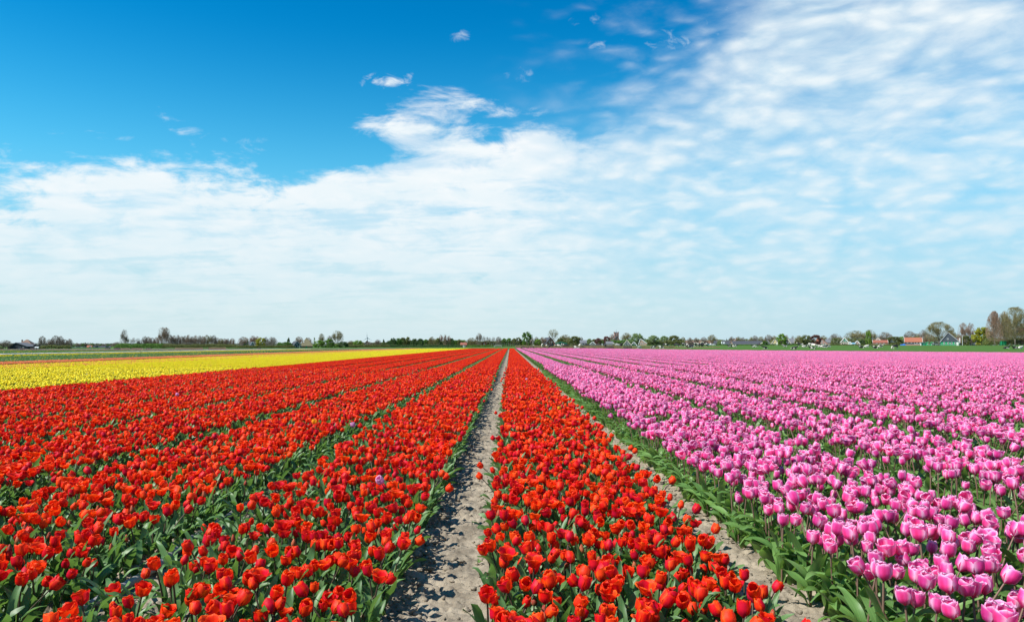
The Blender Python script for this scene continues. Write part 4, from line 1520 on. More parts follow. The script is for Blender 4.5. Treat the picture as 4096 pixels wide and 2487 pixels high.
tree('tallbare', 'twig_pink', 3886, 1290, 34, YB + 30, 'reddish bare poplar, right one of the pair right of the black barn')
tree('bare', 'twig_olive', 3832, 1335, 34, YB + 34, 'olive bare tree between the black barn and the pair of poplars')
tree('leafy', 'olive', 3866, 1342, 30, YB, 'olive green small tree behind the street lamp')
tree('leafy', 'yellow_green', 3930, 1308, 58, YB - 20, 'golden green tree left of the tall trees at the right end', var=1)
tree('leafy', 'green', 3952, 1320, 40, YB - 10, 'dark green tree half hidden behind the golden green one')
tree('grandtall', 'twig_pink', 3981, 1242, 56, 370, 'tall reddish bare tree right of the golden green one', var=1)
tree('grandtall', 'twig_brown', 4018, 1245, 56, 378, 'tall brown bare tree left of the largest tree')
tree('grand', 'twig_olive', 4062, 1226, 92, 366, 'largest bare tree at the right edge, with an olive bloom on top', var=1)
tree('bare', 'twig_brown', 4004, 1283, 92, 388, 'wide brown bare tree filling the gap behind the tall trees at right')
tree('bare', 'twig_olive', 4048, 1292, 100, 386, 'wide olive bare tree below the crown of the largest tree')
tree('bare', 'twig_red', 4092, 1290, 50, 380, 'dark reddish tree at the right edge below the largest tree')
band('hedge', 3940, 4130, 1354, 382, 3.0, 'olive', 'brown green thicket below the largest trees at the right edge', 'hedge', n=5000)
band('hedge', 3560, 3622, 1372, YR - 60, 2.0, 'olive', 'low hedge left of the red roofed wooden house', 'hedge')
band('hedge', 2870, 3300, 1377, YR - 30, 1.5, 'green', 'low green hedge in front of the long black barn and the houses', 'hedge', n=5000)
band('hedge', 3300, 3560, 1377, YR - 60, 1.5, 'olive', 'low hedge in front of the green gabled house', 'hedge', n=4000)
band('hedge', 2230, 2440, 1359, YR + 26, 3.0, 'olive', 'belt of olive shrubs behind the houses left of the church', 'hedge', leaf=.3, n=5000)
band('hedge', 2436, 2600, 1360, YR + 20, 3.0, 'green', 'belt of green shrubs around the church and the gabled houses', 'hedge', leaf=.3, n=4500)
band('hedge', 2735, 3090, 1359, YR + 75, 3.0, 'olive', 'belt of shrubs behind the long black barn', 'hedge', leaf=.34, n=6000)
band('hedge', 2584, 2740, 1362, YR - 6, 2.0, 'olive', 'dense olive shrubs at the foot of the three willows', 'hedge', leaf=.26, n=4000)
band('hedge', 3080, 3330, 1359, YR + 22, 3.0, 'olive', 'belt of olive shrubs between the yellow house and the pinkish cottage', 'hedge', leaf=.3, n=5500)
band('hedge', 3320, 3630, 1355, YR + 10, 3.0, 'olive', 'belt of brownish shrubs behind the green gabled house', 'hedge', leaf=.3, n=6500)
band('hedge', 3620, 3950, 1350, YR - 50, 3.0, 'olive', 'belt of shrubs behind the red roofed house and the black barn', 'hedge', leaf=.3, n=7000)
band('hedge', 2138, 2240, 1374, YC + 14, 2.0, 'olive', 'low shrubs at the foot of the red brick gable', 'hedge', n=3000)
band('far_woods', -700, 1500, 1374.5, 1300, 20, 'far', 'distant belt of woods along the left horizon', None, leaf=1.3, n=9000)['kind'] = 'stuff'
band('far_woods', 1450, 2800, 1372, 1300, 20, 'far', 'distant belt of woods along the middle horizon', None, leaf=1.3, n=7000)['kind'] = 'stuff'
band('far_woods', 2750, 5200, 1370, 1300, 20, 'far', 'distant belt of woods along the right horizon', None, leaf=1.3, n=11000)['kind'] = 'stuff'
# ------------------------------------------------------------------ buildings
def bm_(name, col, **k):
    M[name] = plain(name, col, **k)
    return M[name]


for nm, c in (('brick_red', (.30, .125, .085)), ('brick_brown', (.26, .16, .12)), ('brick_tan', (.40, .27, .20)), ('brick_pink', (.34, .20, .17)), ('wood_black', (.035, .037, .045)), ('wood_grey', (.16, .16, .17)),
              ('wood_green', (.02, .20, .125)), ('wood_dark_green', (.012, .085, .065)), ('paint_yellow', (.62, .47, .20)), ('paint_cream', (.62, .56, .44)), ('paint_white', (.78, .78, .76)), ('paint_blue', (.16, .36, .52)),
              ('roof_black', (.055, .06, .07)), ('roof_grey', (.13, .135, .145)), ('roof_orange', (.30, .105, .06)), ('roof_red', (.26, .09, .06)), ('roof_brown', (.20, .125, .09)), ('thatch', (.17, .15, .085)),
              ('metal_green', (.02, .32, .13)), ('metal_white', (.72, .74, .75)), ('metal_grey', (.30, .31, .32)), ('timber', (.10, .085, .07)), ('tarp_blue', (.03, .14, .50)), ('rubber', (.03, .03, .03)), ('wood_slate', (.06, .072, .09))):
    bm_(nm, c, var=.16, scale=.9, rough=.8)
m, T, out = new_mat('window_glass')
b = T.node('ShaderNodeBsdfPrincipled')
b.inputs['Base Color'].default_value = (.03, .04, .05, 1)
b.inputs['Roughness'].default_value = .08
T.l.new(b.outputs[0], out.inputs['Surface'])
M['glass'] = m


def window(parent, x, z, w, h, y=0.0, frame='paint_white'):
    f = MB()
    t = min(.12, w * .14)
    f.box(x - w / 2, x - w / 2 + t, y - .07, y + .05, z, z + h)
    f.box(x + w / 2 - t, x + w / 2, y - .07, y + .05, z, z + h)
    f.box(x - w / 2 + t, x + w / 2 - t, y - .07, y + .05, z, z + t)
    f.box(x - w / 2 + t, x + w / 2 - t, y - .07, y + .05, z + h - t, z + h)
    o = f.build('window', M[frame], parent)
    MB().box(x - w / 2 + t, x + w / 2 - t, y - .03, y + .02, z + t, z + h - t).build('pane', M['glass'], o)
    return o


def slab(mb, p, q, y0, y1, t):
    """roof slab: from eave p=(x,z) to ridge q=(x,z), thickness t on the outer side"""
    d = Vector((q[0] - p[0], q[1] - p[1])).normalized()
    n = Vector((-d.y, d.x))
    if n.y < 0:
        n = -n
    pts = [p, q, (q[0] + n.x * t, q[1] + n.y * t), (p[0] + n.x * t, p[1] + n.y * t)]
    mb.prism(pts, y0, y1)


def house(name, label, px0, px1, yr, ye_, yb, Y, wall, roof, front='gable', depth=9.0, apex=None, wins=(), door=None, rz=0.0, trim=None, chimney=None, gable=None, cat='house', lower=None):
    """px0, px1: columns of the front; yr, ye_, yb: photo rows of ridge, eave and ground"""
    xc = PX((px0 + px1) / 2, Y)
    g = gzf(xc, Y)
    W = PX(px1, Y) - PX(px0, Y)
    hr = zat(yr, Y) - g
    he = zat(ye_, Y) - g
    o = empty(name, (xc, Y, g), rz - math.atan2(xc, Y) * .92, label, cat)
    ov = .25
    if front == 'gable':
        ax = 0.0 if apex is None else PX(apex, Y) - xc
        if gable:
            MB().box(-W / 2, W / 2, 0, depth, -.3, he).build('wall', M[wall], o)
            MB().prism([(-W / 2, he + .003), (W / 2, he + .003), (ax, hr)], -.02, depth).build('gable', M[gable], o)
        else:
            MB().prism([(-W / 2, -.3), (W / 2, -.3), (W / 2, he), (ax, hr), (-W / 2, he)], 0, depth).build('wall', M[wall], o)
        r = MB()
        k = ov
        sl, sr = (hr - he) / (ax + W / 2), (hr - he) / (W / 2 - ax)
        slab(r, (-W / 2 - k, he - k * sl + .04), (ax, hr + .04), -ov, depth + ov, .22)
        slab(r, (W / 2 + k, he - k * sr + .04), (ax, hr + .04), -ov, depth + ov, .22)
        ro = r.build('roof', M[roof], o)
        if trim:
            tb = MB()
            slab(tb, (-W / 2 - k, he - k * sl - .16), (ax, hr - .16), -ov - .05, -ov - .005, .42)
            slab(tb, (W / 2 + k, he - k * sr - .16), (ax, hr - .16), -ov - .05, -ov - .005, .42)
            tb.build('barge_board', M[trim], o)
        ridge_z, chx = hr, ax
    else:
        MB().prism_x([(0, -.3), (depth, -.3), (depth, he), (depth / 2, hr), (0, he)], -W / 2, W / 2).build('wall', M[wall], o)
        r = MB()
        sl = (hr - he) / (depth / 2)
        for s in (0, 1):
            y0, y1 = (-ov, depth / 2) if s == 0 else (depth + ov, depth / 2)
            z0 = he - ov * sl + .04
            pts = [(y0, z0), (y1, hr + .04), (y1, hr + .26), (y0, z0 + .22)]
            r.prism_x(pts if s == 0 else pts[::-1], -W / 2 - ov, W / 2 + ov)
        ro = r.build('roof', M[roof], o)
        if trim:
            for s in (-1, 1):
                MB().prism_x([(-ov, he - .1), (depth / 2, hr), (depth / 2, hr + .45), (-ov, he + .35)], s * (W / 2 + ov + .06) - .05, s * (W / 2 + ov + .06) + .05).build('barge_board', M[trim], o)
        ridge_z, chx = hr, 0
    if lower:
        MB().box(-W / 2 - .03, W / 2 + .03, -.05, -.005, -.3, he * lower[1]).build('lower_wall', M[lower[0]], o)
    for (fx, fz, w, h) in wins:
        window(o, fx * W, fz * hr, w, h, -.06)
    if door:
        fx, w, h, mk = door
        d = MB().box(fx * W - w / 2, fx * W + w / 2, -.10, .03, -.2, h).build('door', M[mk], o)
        MB().box(fx * W + w * .34, fx * W + w * .42, -.16, -.10, h * .45, h * .5).build('handle', M['metal_grey'], d)
    if chimney:
        for cx in chimney:
            yy = depth * .45
            MB().box(chx + cx * W - .35, chx + cx * W + .35, yy - .35, yy + .35, ridge_z - .7, ridge_z + 1.0).build('chimney', M['brick_brown'], ro)
    return o


# far left barn
bx = YL + 2
house('barn', 'dark wooden barn with wide low gable at the far left', 39, 112, 1371, 1386, 1396, bx, 'wood_black', 'roof_grey', 'gable', 12, apex=70, door=(.12, 1.6, 1.4, 'wood_slate'), rz=-.42, cat='barn', wins=((.3, .2, .6, .5),))
o = empty('barn', (PX(114, bx + 14), bx + 14, gzf(PX(114, bx), bx)), .2, 'tall pyramid roofed barn rising behind the low dark barn at left', 'barn')
w_ = 50 / FPX * bx
hh = zat(1357, bx) - o.location.z
MB().box(-w_ / 2, w_ / 2, -w_ / 2, w_ / 2, -.3, hh * .45).build('wall', M['wood_black'], o)
r = MB()
e = w_ / 2 + .3
r.add([(-e, -e, hh * .44), (e, -e, hh * .44), (e, e, hh * .44), (-e, e, hh * .44), (-.4, 0, hh), (.4, 0, hh)], [(0, 1, 5, 4), (1, 2, 5), (2, 3, 4, 5), (3, 0, 4), (3, 2, 1, 0)])
rf = r.build('roof', M['roof_brown'], o)
MB().box(-2.5, -1.9, -1.6, -1.0, hh * .6, hh * .98).build('chimney', M['brick_brown'], rf)
house('shed', 'small dark shed with pitched roof right of the far left barn', 153, 172, 1379, 1385, 1395, bx - 2, 'wood_slate', 'roof_black', 'gable', 6, cat='shed', wins=((.0, .2, .6, .5),))
for i, (px, yt, lab) in enumerate(((145, 1374, 'dark round silo between barn and shed, left one of two'), (160, 1375, 'dark round silo between barn and shed, right one of two'))):
    X, Y = PX(px, bx + 6), bx + 6
    o = empty('silo', (X, Y, gzf(X, Y)), 0, lab, 'silo', 'dark silos by the far left barn')
    hh = zat(yt, Y) - o.location.z
    MB().bar((0, 0, -.2), (0, 0, hh * .82), .85, .85, 14).build('body', M['wood_black'], o)
    MB().bar((0, 0, hh * .82), (0, 0, hh), .9, .25, 14).build('roof', M['roof_grey'], o)
o = empty('milk_tank', (PX(154, bx - 8), bx - 8, gzf(PX(154, bx - 8), bx - 8)), 0, 'white lying tank in front of the small shed at left', 'tank')
MB().bar((-1.1, 0, .75), (1.1, 0, .75), .5, .5, 14).build('body', M['metal_white'], o)
for s in (-.7, .7):
    MB().box(s - .1, s + .1, -.4, .4, -.1, .35).build('leg', M['metal_grey'], o)
house('greenhouse', 'long low grey greenhouse at the far horizon right of the barn trees', 284, 354, 1388.5, 1390.5, 1394.5, 560, 'metal_grey', 'roof_grey', 'eave', 12, wins=((-.3, .2, 3, .6), (0, .2, 3, .6), (.3, .2, 3, .6)))
house('house', 'small orange roofed house at the end of the long greenhouse', 354, 370, 1382, 1390, 1394, 555, 'brick_brown', 'roof_orange', 'eave', 8, wins=((0, .15, .9, .7),), door=(.3, .9, 1.6, 'paint_white'))
house('shed', 'low dark shed on the horizon, left one of two before the hedge', 380, 403, 1385.5, 1390, 1394, 560, 'wood_slate', 'roof_black', 'eave', 9, door=(0, 2, 1.4, 'wood_grey'), cat='shed')
house('shed', 'low dark shed on the horizon, right one of two before the hedge', 404, 444, 1385, 1390.5, 1394, 562, 'wood_slate', 'roof_black', 'eave', 9, door=(.2, 2, 1.4, 'wood_grey'), cat='shed')
house('house', 'house gable hidden between pollard trees right of the slim poplar', 548, 566, 1366, 1377, 1394, YL + 8, 'wood_grey', 'roof_brown', 'gable', 8, wins=((0, .45, .7, .7),))
# two small farms
house('house', 'small house with pale gable and steep dark roof among bare trees', 1001, 1022, 1367, 1384, 1392, YL - 3, 'wood_grey', 'roof_black', 'gable', 10, rz=.55, trim='paint_white', wins=((0, .42, .7, .7), (-.25, .12, .8, .7)), door=(.25, .8, 1.3, 'paint_white'))
o = house('farmhouse', 'dark front gable with white edge before the thatched farmhouse', 1173, 1206, 1366, 1385, 1391, YL - 4, 'wood_black', 'roof_black', 'gable', 8, apex=1190, rz=.25, trim='metal_grey', wins=((-.2, .15, .7, .7), (.1, .15, .7, .7), (0, .5, .6, .7)), door=(.32, .8, 1.5, 'paint_cream'))
X, Y = PX(1228, YL + 6), YL + 6
o = empty('farmhouse', (X, Y, gzf(X, Y)), .25, 'farmhouse with high mossy pyramid thatched roof and white round dish', 'farmhouse')
w_ = 48 / FPX * Y
hh = zat(1353, Y) - o.location.z
MB().box(-w_ / 2, w_ / 2, -w_ / 2, w_ / 2, -.3, 1.2).build('wall', M['brick_brown'], o)
e = w_ / 2 + .3
rf = MB().add([(-e, -e, 1.0), (e, -e, 1.0), (e, e, 1.0), (-e, e, 1.0), (-.5, 0, hh), (.5, 0, hh)], [(0, 1, 5, 4), (1, 2, 5), (2, 3, 4, 5), (3, 0, 4), (3, 2, 1, 0)]).build('roof', M['thatch'], o)
MB().box(-.3, .3, -.3, .3, hh - .5, hh + .4).build('chimney', M['brick_brown'], rf)
MB().bar((-1.6, -1.95, 3.35), (-1.6, -2.15, 3.4), .30, .34, 12).build('dish', M['paint_white'], o)
MB().box(-.5, .5, -w_ / 2 - .06, -w_ / 2 + .04, -.2, 1.15).build('door', M['wood_green'], o)
house('house', 'brownish house half hidden below the wind turbine', 1458, 1480, 1363, 1375, 1390, YC + 8, 'brick_pink', 'roof_brown', 'gable', 8, wins=((-.2, .45, .8, .8), (.2, .45, .8, .8)))
house('cottage', 'cottage with red tiled roof at the right end of the dense tree belt', 1843, 1867, 1371, 1380, 1388, YC - 8, 'brick_brown', 'roof_red', 'eave', 8, wins=((-.25, .12, .9, .9), (.2, .12, .9, .9)), door=(0, .9, 1.5, 'paint_white'), chimney=(.3,))
house('house', 'pinkish orange house wall between thin bare trees left of the goal', 1928, 1945, 1366, 1374, 1388, YC + 3, 'roof_orange', 'roof_red', 'gable', 8, wins=((0, .4, .8, .8),))
house('barn', 'steep red brick gable with dark roof below the tall fan shaped tree', 2182, 2222, 1350, 1376, 1388, YC - 2, 'brick_red', 'roof_black', 'gable', 12, apex=2203, rz=.28, wins=((-.12, .38, .7, .9), (.12, .38, .7, .9)), door=(.2, 1.0, 1.9, 'wood_black'), chimney=(.1,), cat='barn')
house('shed', 'wide low dark green shed right of the red brick gable', 2223, 2266, 1368, 1374, 1386, YC - 14, 'wood_dark_green', 'wood_dark_green', 'gable', 9, door=(0, 2.4, 2.0, 'wood_dark_green'), cat='shed', trim='wood_green')
house('house', 'grey roofed house with skylights right of the broad olive tree', 2320, 2346, 1361, 1372, 1386, YR - 20, 'wood_slate', 'roof_grey', 'eave', 9, wins=((-.2, .12, 1, 1), (.2, .12, 1, 1)))
house('house', 'grey house with wide pale gable left of the copper trees', 2355, 2386, 1366, 1381, 1386, YR - 20, 'roof_grey', 'roof_grey', 'gable', 9, trim='paint_white', wins=((0, .35, 1.2, 1), (-.25, .1, 1, .9)))
house('shed', 'tiny blue grey gabled shed below the copper trees', 2399, 2418, 1376, 1384, 1388, YR - 60, 'paint_blue', 'wood_slate', 'gable', 6, cat='shed', door=(0, 1, 1.4, 'paint_white'))
house('house', 'pale roofed low house left of the church nave', 2424, 2452, 1366, 1376, 1386, YR - 14, 'brick_tan', 'roof_grey', 'eave', 8, wins=((-.2, .12, 1, .9), (.2, .12, 1, .9)))
house('house', 'house with white edged gable and balcony window right of the church', 2494, 2522, 1360, 1378, 1388, YR - 30, 'wood_slate', 'roof_brown', 'gable', 9, trim='paint_cream', wins=((0, .42, 1.6, 1.2), (-.25, .08, 1.2, 1.2), (.2, .08, 1.2, 1.2)))
house('house', 'small dark green house with white edged gable behind the gates', 2526, 2545, 1367, 1379, 1386, YR - 25, 'wood_dark_green', 'roof_black', 'gable', 7, trim='metal_white', wins=((0, .3, .9, .9),))
house('house', 'house with slanting white roof edge left of the three willows', 2556, 2586, 1355, 1373, 1386, YR - 20, 'brick_tan', 'roof_grey', 'gable', 9, apex=2562, trim='paint_white', wins=((.1, .2, 1.0, 1.0), (-.2, .2, 1, 1)))
house('cottage', 'small cottage with pale edged gable between bare trees', 2796, 2822, 1366, 1378, 1385, YR - 10, 'brick_brown', 'roof_grey', 'gable', 8, trim='paint_cream', wins=((-.2, .15, 1, .9), (.2, .15, 1, .9)))
house('house', 'large low brown roof hidden behind bare trees right of the willows', 2745, 2868, 1362, 1374, 1384, YR + 60, 'brick_brown', 'roof_brown', 'eave', 12, wins=((-.3, .1, 1, 1), (0, .1, 1, 1), (.3, .1, 1, 1)))
house('shed', 'dark shed with sloping roof behind the two white silos', 2857, 2922, 1364, 1374, 1382, YR + 12, 'wood_black', 'roof_black', 'eave', 12, cat='shed', door=(.1, 3, 2.5, 'wood_grey'))
house('house', 'brown brick gable joined to the long black barn roof', 2919, 2950, 1354, 1372, 1382, YR + 3, 'brick_tan', 'roof_brown', 'gable', 10, apex=2937, wins=((-.15, .35, .9, 1.1), (.15, .35, .9, 1.1)), chimney=(.25,))
house('barn', 'long low barn with black roof in the middle of the meadow edge', 2934, 3047, 1364, 1379, 1383, YR - 8, 'wood_black', 'roof_black', 'eave', 14, cat='barn', wins=tuple((-.42 + .12 * i, .03, 1.2, .5) for i in range(8)), door=(.47, 1.6, 1.2, 'wood_grey'))
house('shed', 'dark heap shaped shed with rounded roof below the two silos', 2893, 2925, 1375, 1378, 1382, YR - 20, 'wood_black', 'wood_slate', 'eave', 6, cat='shed')
house('house', 'small dark gable right of the long black barn', 3060, 3082, 1363, 1377, 1382, YR, 'wood_slate', 'roof_black', 'gable', 8, trim='metal_grey', wins=((0, .3, .9, .9),))
house('house', 'yellow house with pointed gable and white lower windows', 3087, 3112, 1357, 1373, 1382, YR - 10, 'brick_tan', 'roof_brown', 'gable', 10, apex=3099, trim='paint_cream', gable='paint_yellow', wins=((-.18, .5, .8, 1.1), (.18, .5, .8, 1.1), (-.28, .08, 1.2, 1.3), (.02, .08, 1.2, 1.3)), door=(.32, .9, 1.9, 'paint_white'))
house('house', 'dark house with pale edged gable and slate roof', 3137, 3161, 1354, 1372, 1382, YR - 10, 'wood_black', 'roof_grey', 'gable', 10, apex=3149, trim='paint_cream', wins=((-.2, .3, .8, 1), (.2, .3, .8, 1)), door=(.1, .9, 1.8, 'wood_slate'))
house('house', 'slate roofed side wing with white end right of the dark gable', 3156, 3175, 1354, 1372, 1382, YR - 5, 'wood_black', 'roof_grey', 'eave', 10, trim='paint_cream', wins=((0, .15, .9, .9),))
house('cottage', 'pinkish brick cottage with an orange roof corner below the reddish tree', 3268, 3308, 1355, 1372, 1381, YR - 25, 'brick_pink', 'roof_brown', 'gable', 10, apex=3288, wins=((-.25, .12, 1.1, 1.1), (0, .12, 1.1, 1.1), (.25, .12, 1.1, 1.1), (0, .5, 1, 1)), chimney=(-.3,))
house('cottage', 'cottage part with bright orange roof left of the pinkish gable', 3268, 3284, 1357, 1367, 1381, YR - 12, 'brick_brown', 'roof_orange', 'eave', 9, wins=((0, .15, 1, 1),))
house('house', 'dark slate roofed house right of the pinkish brick cottage', 3304, 3321, 1357, 1370, 1381, YR - 15, 'brick_brown', 'roof_grey', 'eave', 9, wins=((-.2, .12, .9, .9), (.2, .12, .9, .9)))
house('house', 'house with bright green wooden gable and white edges', 3365, 3392, 1351, 1368, 1380, YR - 40, 'brick_tan', 'roof_brown', 'gable', 10, apex=3378, trim='paint_white', gable='wood_green', wins=((-.13, .5, .7, 1.0), (.13, .5, .7, 1.0), (-.27, .1, 1.3, 1.4), (.05, .1, 1.3, 1.4), (.3, .1, .9, 1.4)))
house('shed', 'small light blue gabled hut right of the green gabled house', 3396, 3405, 1366, 1374, 1380, YR - 45, 'paint_blue', 'metal_grey', 'gable', 5, cat='shed', trim='paint_white', door=(0, .9, 1.5, 'paint_white'))
house('shed', 'low white walled shed between the blue hut and the pink house', 3405, 3420, 1372, 1375, 1380, YR - 45, 'paint_white', 'paint_blue', 'eave', 5, cat='shed', wins=((0, .2, 1, .6),))
house('house', 'small pink brick house with white edged gable', 3420, 3438, 1363, 1374, 1380, YR - 45, 'brick_pink', 'roof_brown', 'gable', 7, trim='paint_white', wins=((-.2, .15, .9, 1), (.2, .15, .9, 1)))
house('cottage', 'low cottage with long orange red tiled roof behind bushes', 3496, 3548, 1361, 1371, 1381, YR - 50, 'brick_brown', 'roof_red', 'eave', 9, wins=((-.25, .12, 1, 1), (0, .12, 1, 1), (.25, .12, 1, 1)), trim='paint_white')
house('house', 'orange tiled gable rising above the long low tiled roof', 3503, 3524, 1352, 1362, 1381, YR - 44, 'paint_white', 'roof_orange', 'gable', 8, trim='paint_cream', wins=((0, .7, .8, .8),))
house('house', 'dark wooden house with large red tiled roof and white windows', 3624, 3685, 1350.5, 1368, 1381.5, YR - 80, 'wood_slate', 'roof_orange', 'eave', 10, trim='paint_white', lower=('brick_pink', .33), wins=((-.34, .30, .7, .5), (-.12, .30, .7, .5), (.12, .17, 1.3, 1.4), (.30, .17, 1.3, 1.4)), door=(.44, .9, 2.0, 'paint_white'), chimney=(.42,))
house('shed', 'dark green corrugated shed right of the red roofed house', 3688, 3706, 1370, 1373, 1382, YB + 60, 'wood_dark_green', 'wood_dark_green', 'eave', 5, cat='shed', door=(0, 1.2, 1.2, 'wood_green'))
house('shed', 'lighter green flat shed left of the black barn gable', 3706, 3732, 1369, 1371.5, 1382, YB + 58, 'metal_green', 'metal_green', 'eave', 5, cat='shed', wins=((-.2, .3, .8, .5),))
house('barn', 'black weathered barn gable with green lower doors', 3768, 3832, 1330, 1366, 1382, YB + 4, 'wood_dark_green', 'roof_black', 'gable', 14, apex=3795, gable='wood_slate', trim='metal_grey', wins=((-.30, .10, .8, 1.0), (-.08, .10, .8, 1.0), (.1, .10, .8, 1.0), (.3, .1, .8, 1.0), (-.1, .45, .7, .8)), door=(.42, 1.0, 1.8, 'paint_white'), cat='barn', lower=('metal_green', .8))
house('house', 'brown house part with white corner column right of the black barn', 3826, 3842, 1351, 1362, 1381, YB + 14, 'brick_pink', 'roof_brown', 'eave', 8, wins=((0, .2, .7, .7),))
house('house', 'pale roofed low house left of the golden green tree', 3884, 3912, 1357, 1364, 1382, YB + 30, 'wood_slate', 'brick_tan', 'eave', 9, trim='paint_white', wins=((-.25, .15, 1.1, .9), (.15, .15, 1.1, .9)), door=(.4, .8, 1.6, 'paint_white'))
# church
YCh = 820.0
X = PX(2468, YCh)
o = empty('church', (X, YCh, gzf(X, YCh)), 0, 'brick church with square tower and steep nave gable', 'church')
g = o.location.z
def lx(px):
    return PX(px, YCh) - X
def lz(py):
    return zat(py, YCh) - g
tw = MB().box(lx(2459.5), lx(2477.5), 4, 9, 0, lz(1331)).build('tower', M['brick_pink'], o)
for px in (2460.5, 2476.5):
    for yy in (4.2, 8.8):
        MB().box(lx(px) - .45, lx(px) + .45, yy - .45, yy + .45, lz(1331) + .003, lz(1327)).build('pinnacle', M['brick_brown'], tw)
MB().add([(lx(2460), 4, lz(1331)), (lx(2477), 4, lz(1331)), (lx(2477), 9, lz(1331)), (lx(2460), 9, lz(1331)), (lx(2468.5), 6.5, lz(1326.5))], [(0, 1, 4), (1, 2, 4), (2, 3, 4), (3, 0, 4)]).build('tower_roof', M['wood_slate'], o)
sp = MB().bar((lx(2468.5), 6.5, lz(1327)), (lx(2468.5), 6.5, lz(1316.5)), .16, .05, 6).build('spire', M['wood_slate'], o)
MB().box(lx(2468.5) - .5, lx(2468.5) + .5, 6.4, 6.6, lz(1319), lz(1318.4)).build('weather_vane', M['metal_grey'], sp)
for py in (1341, 1351):
    for px in (2464.5, 2472.5):
        window(o, lx(px), lz(py), 1.1, 1.9, 3.95, 'brick_tan')
MB().box(lx(2459), lx(2478), 3.85, 3.99, lz(1342.5), lz(1342)).build('cornice', M['brick_tan'], o)
pts = [(lx(2451), 0), (lx(2479), 0), (lx(2479), lz(1363)), (lx(2465), lz(1347.5)), (lx(2451), lz(1363))]
MB().prism(pts, -4, 3.9).build('nave', M['brick_brown'], o)
r = MB()
slab(r, (lx(2450), lz(1363.6)), (lx(2465), lz(1347)), -4.4, 3.8, .3)
slab(r, (lx(2480), lz(1363.6)), (lx(2465), lz(1347)), -4.4, 3.8, .3)
r.build('roof', M['roof_black'], o)
for px, w, h in ((2465, 1.8, 4.2), (2459.5, .9, 2.4), (2470.5, .9, 2.4)):
    window(o, lx(px), lz(1370), w, h, -4.06, 'brick_tan')
# thin far spire
X, Y = PX(2906.5, 1000), 1000
o = empty('church', (X, Y, gzf(X, Y)), 0, 'thin blue grey church spire far behind the dark silo shed', 'church')
hh = zat(1352, Y) - o.location.z
MB().box(-1.2, 1.2, -1.2, 1.2, -.5, hh * .55).build('tower', M['brick_brown'], o)
MB().bar((0, 0, hh * .55), (0, 0, hh), 1.0, .06, 8).build('spire', M['wood_slate'], o)
# white silos with legs
for px, yt, lab in ((2887, 1366.5, 'white pointed feed silo, taller left one of two'), (2896.5, 1367.5, 'white pointed feed silo, right one of two')):
    Y = YR - 6
    X = PX(px, Y)
    o = empty('feed_silo', (X, Y, gzf(X, Y)), 0, lab, 'silo', 'white feed silos by the long black barn')
    hh = zat(yt, Y) - o.location.z
    MB().bar((0, 0, hh * .42), (0, 0, hh * .93), .62, .62, 14).bar((0, 0, hh * .2), (0, 0, hh * .42), .1, .62, 14).build('body', M['metal_white'], o)
    MB().bar((0, 0, hh * .93), (0, 0, hh), .66, .15, 14).build('lid', M['metal_white'], o)
    for a in range(4):
        c, s_ = .5 * math.cos(a * math.pi / 2 + .78), .5 * math.sin(a * math.pi / 2 + .78)
        MB().bar((c, s_, -.1), (c, s_, hh * .45), .05, .05, 5).build('leg', M['metal_grey'], o)

# ------------------------------------------------------------------ smaller things
# wind turbine
Y = 1500.0
X = PX(1470.5, Y)
g = gzf(X, Y)
M['turbine'] = plain('turbine_haze_blue', (.17, .22, .27), .5, .03, 1)  # blue grey has the haze of distance mixed into the colour
o = empty('wind_turbine', (X, Y, g), 0, 'three bladed wind turbine rising behind the trees', 'wind turbine')
hz = zat(1351.5, Y) - g
MB().bar((0, 0, -1), (0, 0, hz), 1.0, .6, 14).build('tower', M['turbine'], o)
MB().box(-.8, .8, -2.2, 3, hz - .7, hz + .9).build('nacelle', M['turbine'], o)
MB().bar((0, -2.2, hz), (0, -3.6, hz), .9, .3, 12).build('hub', M['turbine'], o)
for a in (92, 212, 332):
    L = 11.0
    V = []
    n = 8
    d = Vector((math.cos(R(a)), 0, math.sin(R(a))))
    s_ = Vector((-math.sin(R(a)), 0, math.cos(R(a))))
    mb = MB()
    secs = []
    for k in range(n + 1):
        t = k / n
        w = (.25 + .75 * math.sin(math.pi * min(1, t * 1.4 + .12)) * (1 - t * .55)) * .55 * (1.0 if t < 1 else .3)
        c = Vector((0, -3.0, hz)) + d * (.4 + L * t)
        secs.append([c + s_ * w * 1.3, c + Vector((0, -.16 * (1 - t), 0)), c - s_ * w * .7, c + Vector((0, .16 * (1 - t), 0))])
    vs = [p for q in secs for p in q]
    fs = [(j * 4 + i, j * 4 + (i + 1) % 4, (j + 1) * 4 + (i + 1) % 4, (j + 1) * 4 + i) for j in range(n) for i in range(4)] + [(0, 1, 2, 3), (4 * n + 3, 4 * n + 2, 4 * n + 1, 4 * n)]
    mb.add(vs, fs)
    mb.build('blade', M['turbine'], o)

# white football goal
Y = YC - 40
o = empty('football_goal', (PX(1991.5, Y), Y, gzf(PX(1991.5, Y), Y)), 0, 'white football goal frame in front of the green hedge', 'goal')
w_ = 27 / FPX * Y
hh = zat(1381.5, Y) - o.location.z
for s in (-1, 1):
    MB().bar((s * w_ / 2, 0, -.1), (s * w_ / 2, 0, hh), .07, .07, 8).build('post', M['paint_white'], o)
    MB().bar((s * w_ / 2, 0, hh), (s * w_ / 2, 1.4, 0), .03, .03, 6).build('stay', M['paint_white'], o)
MB().bar((-w_ / 2 - .06, 0, hh + .01), (w_ / 2 + .06, 0, hh + .01), .07, .07, 8).build('crossbar', M['paint_white'], o)
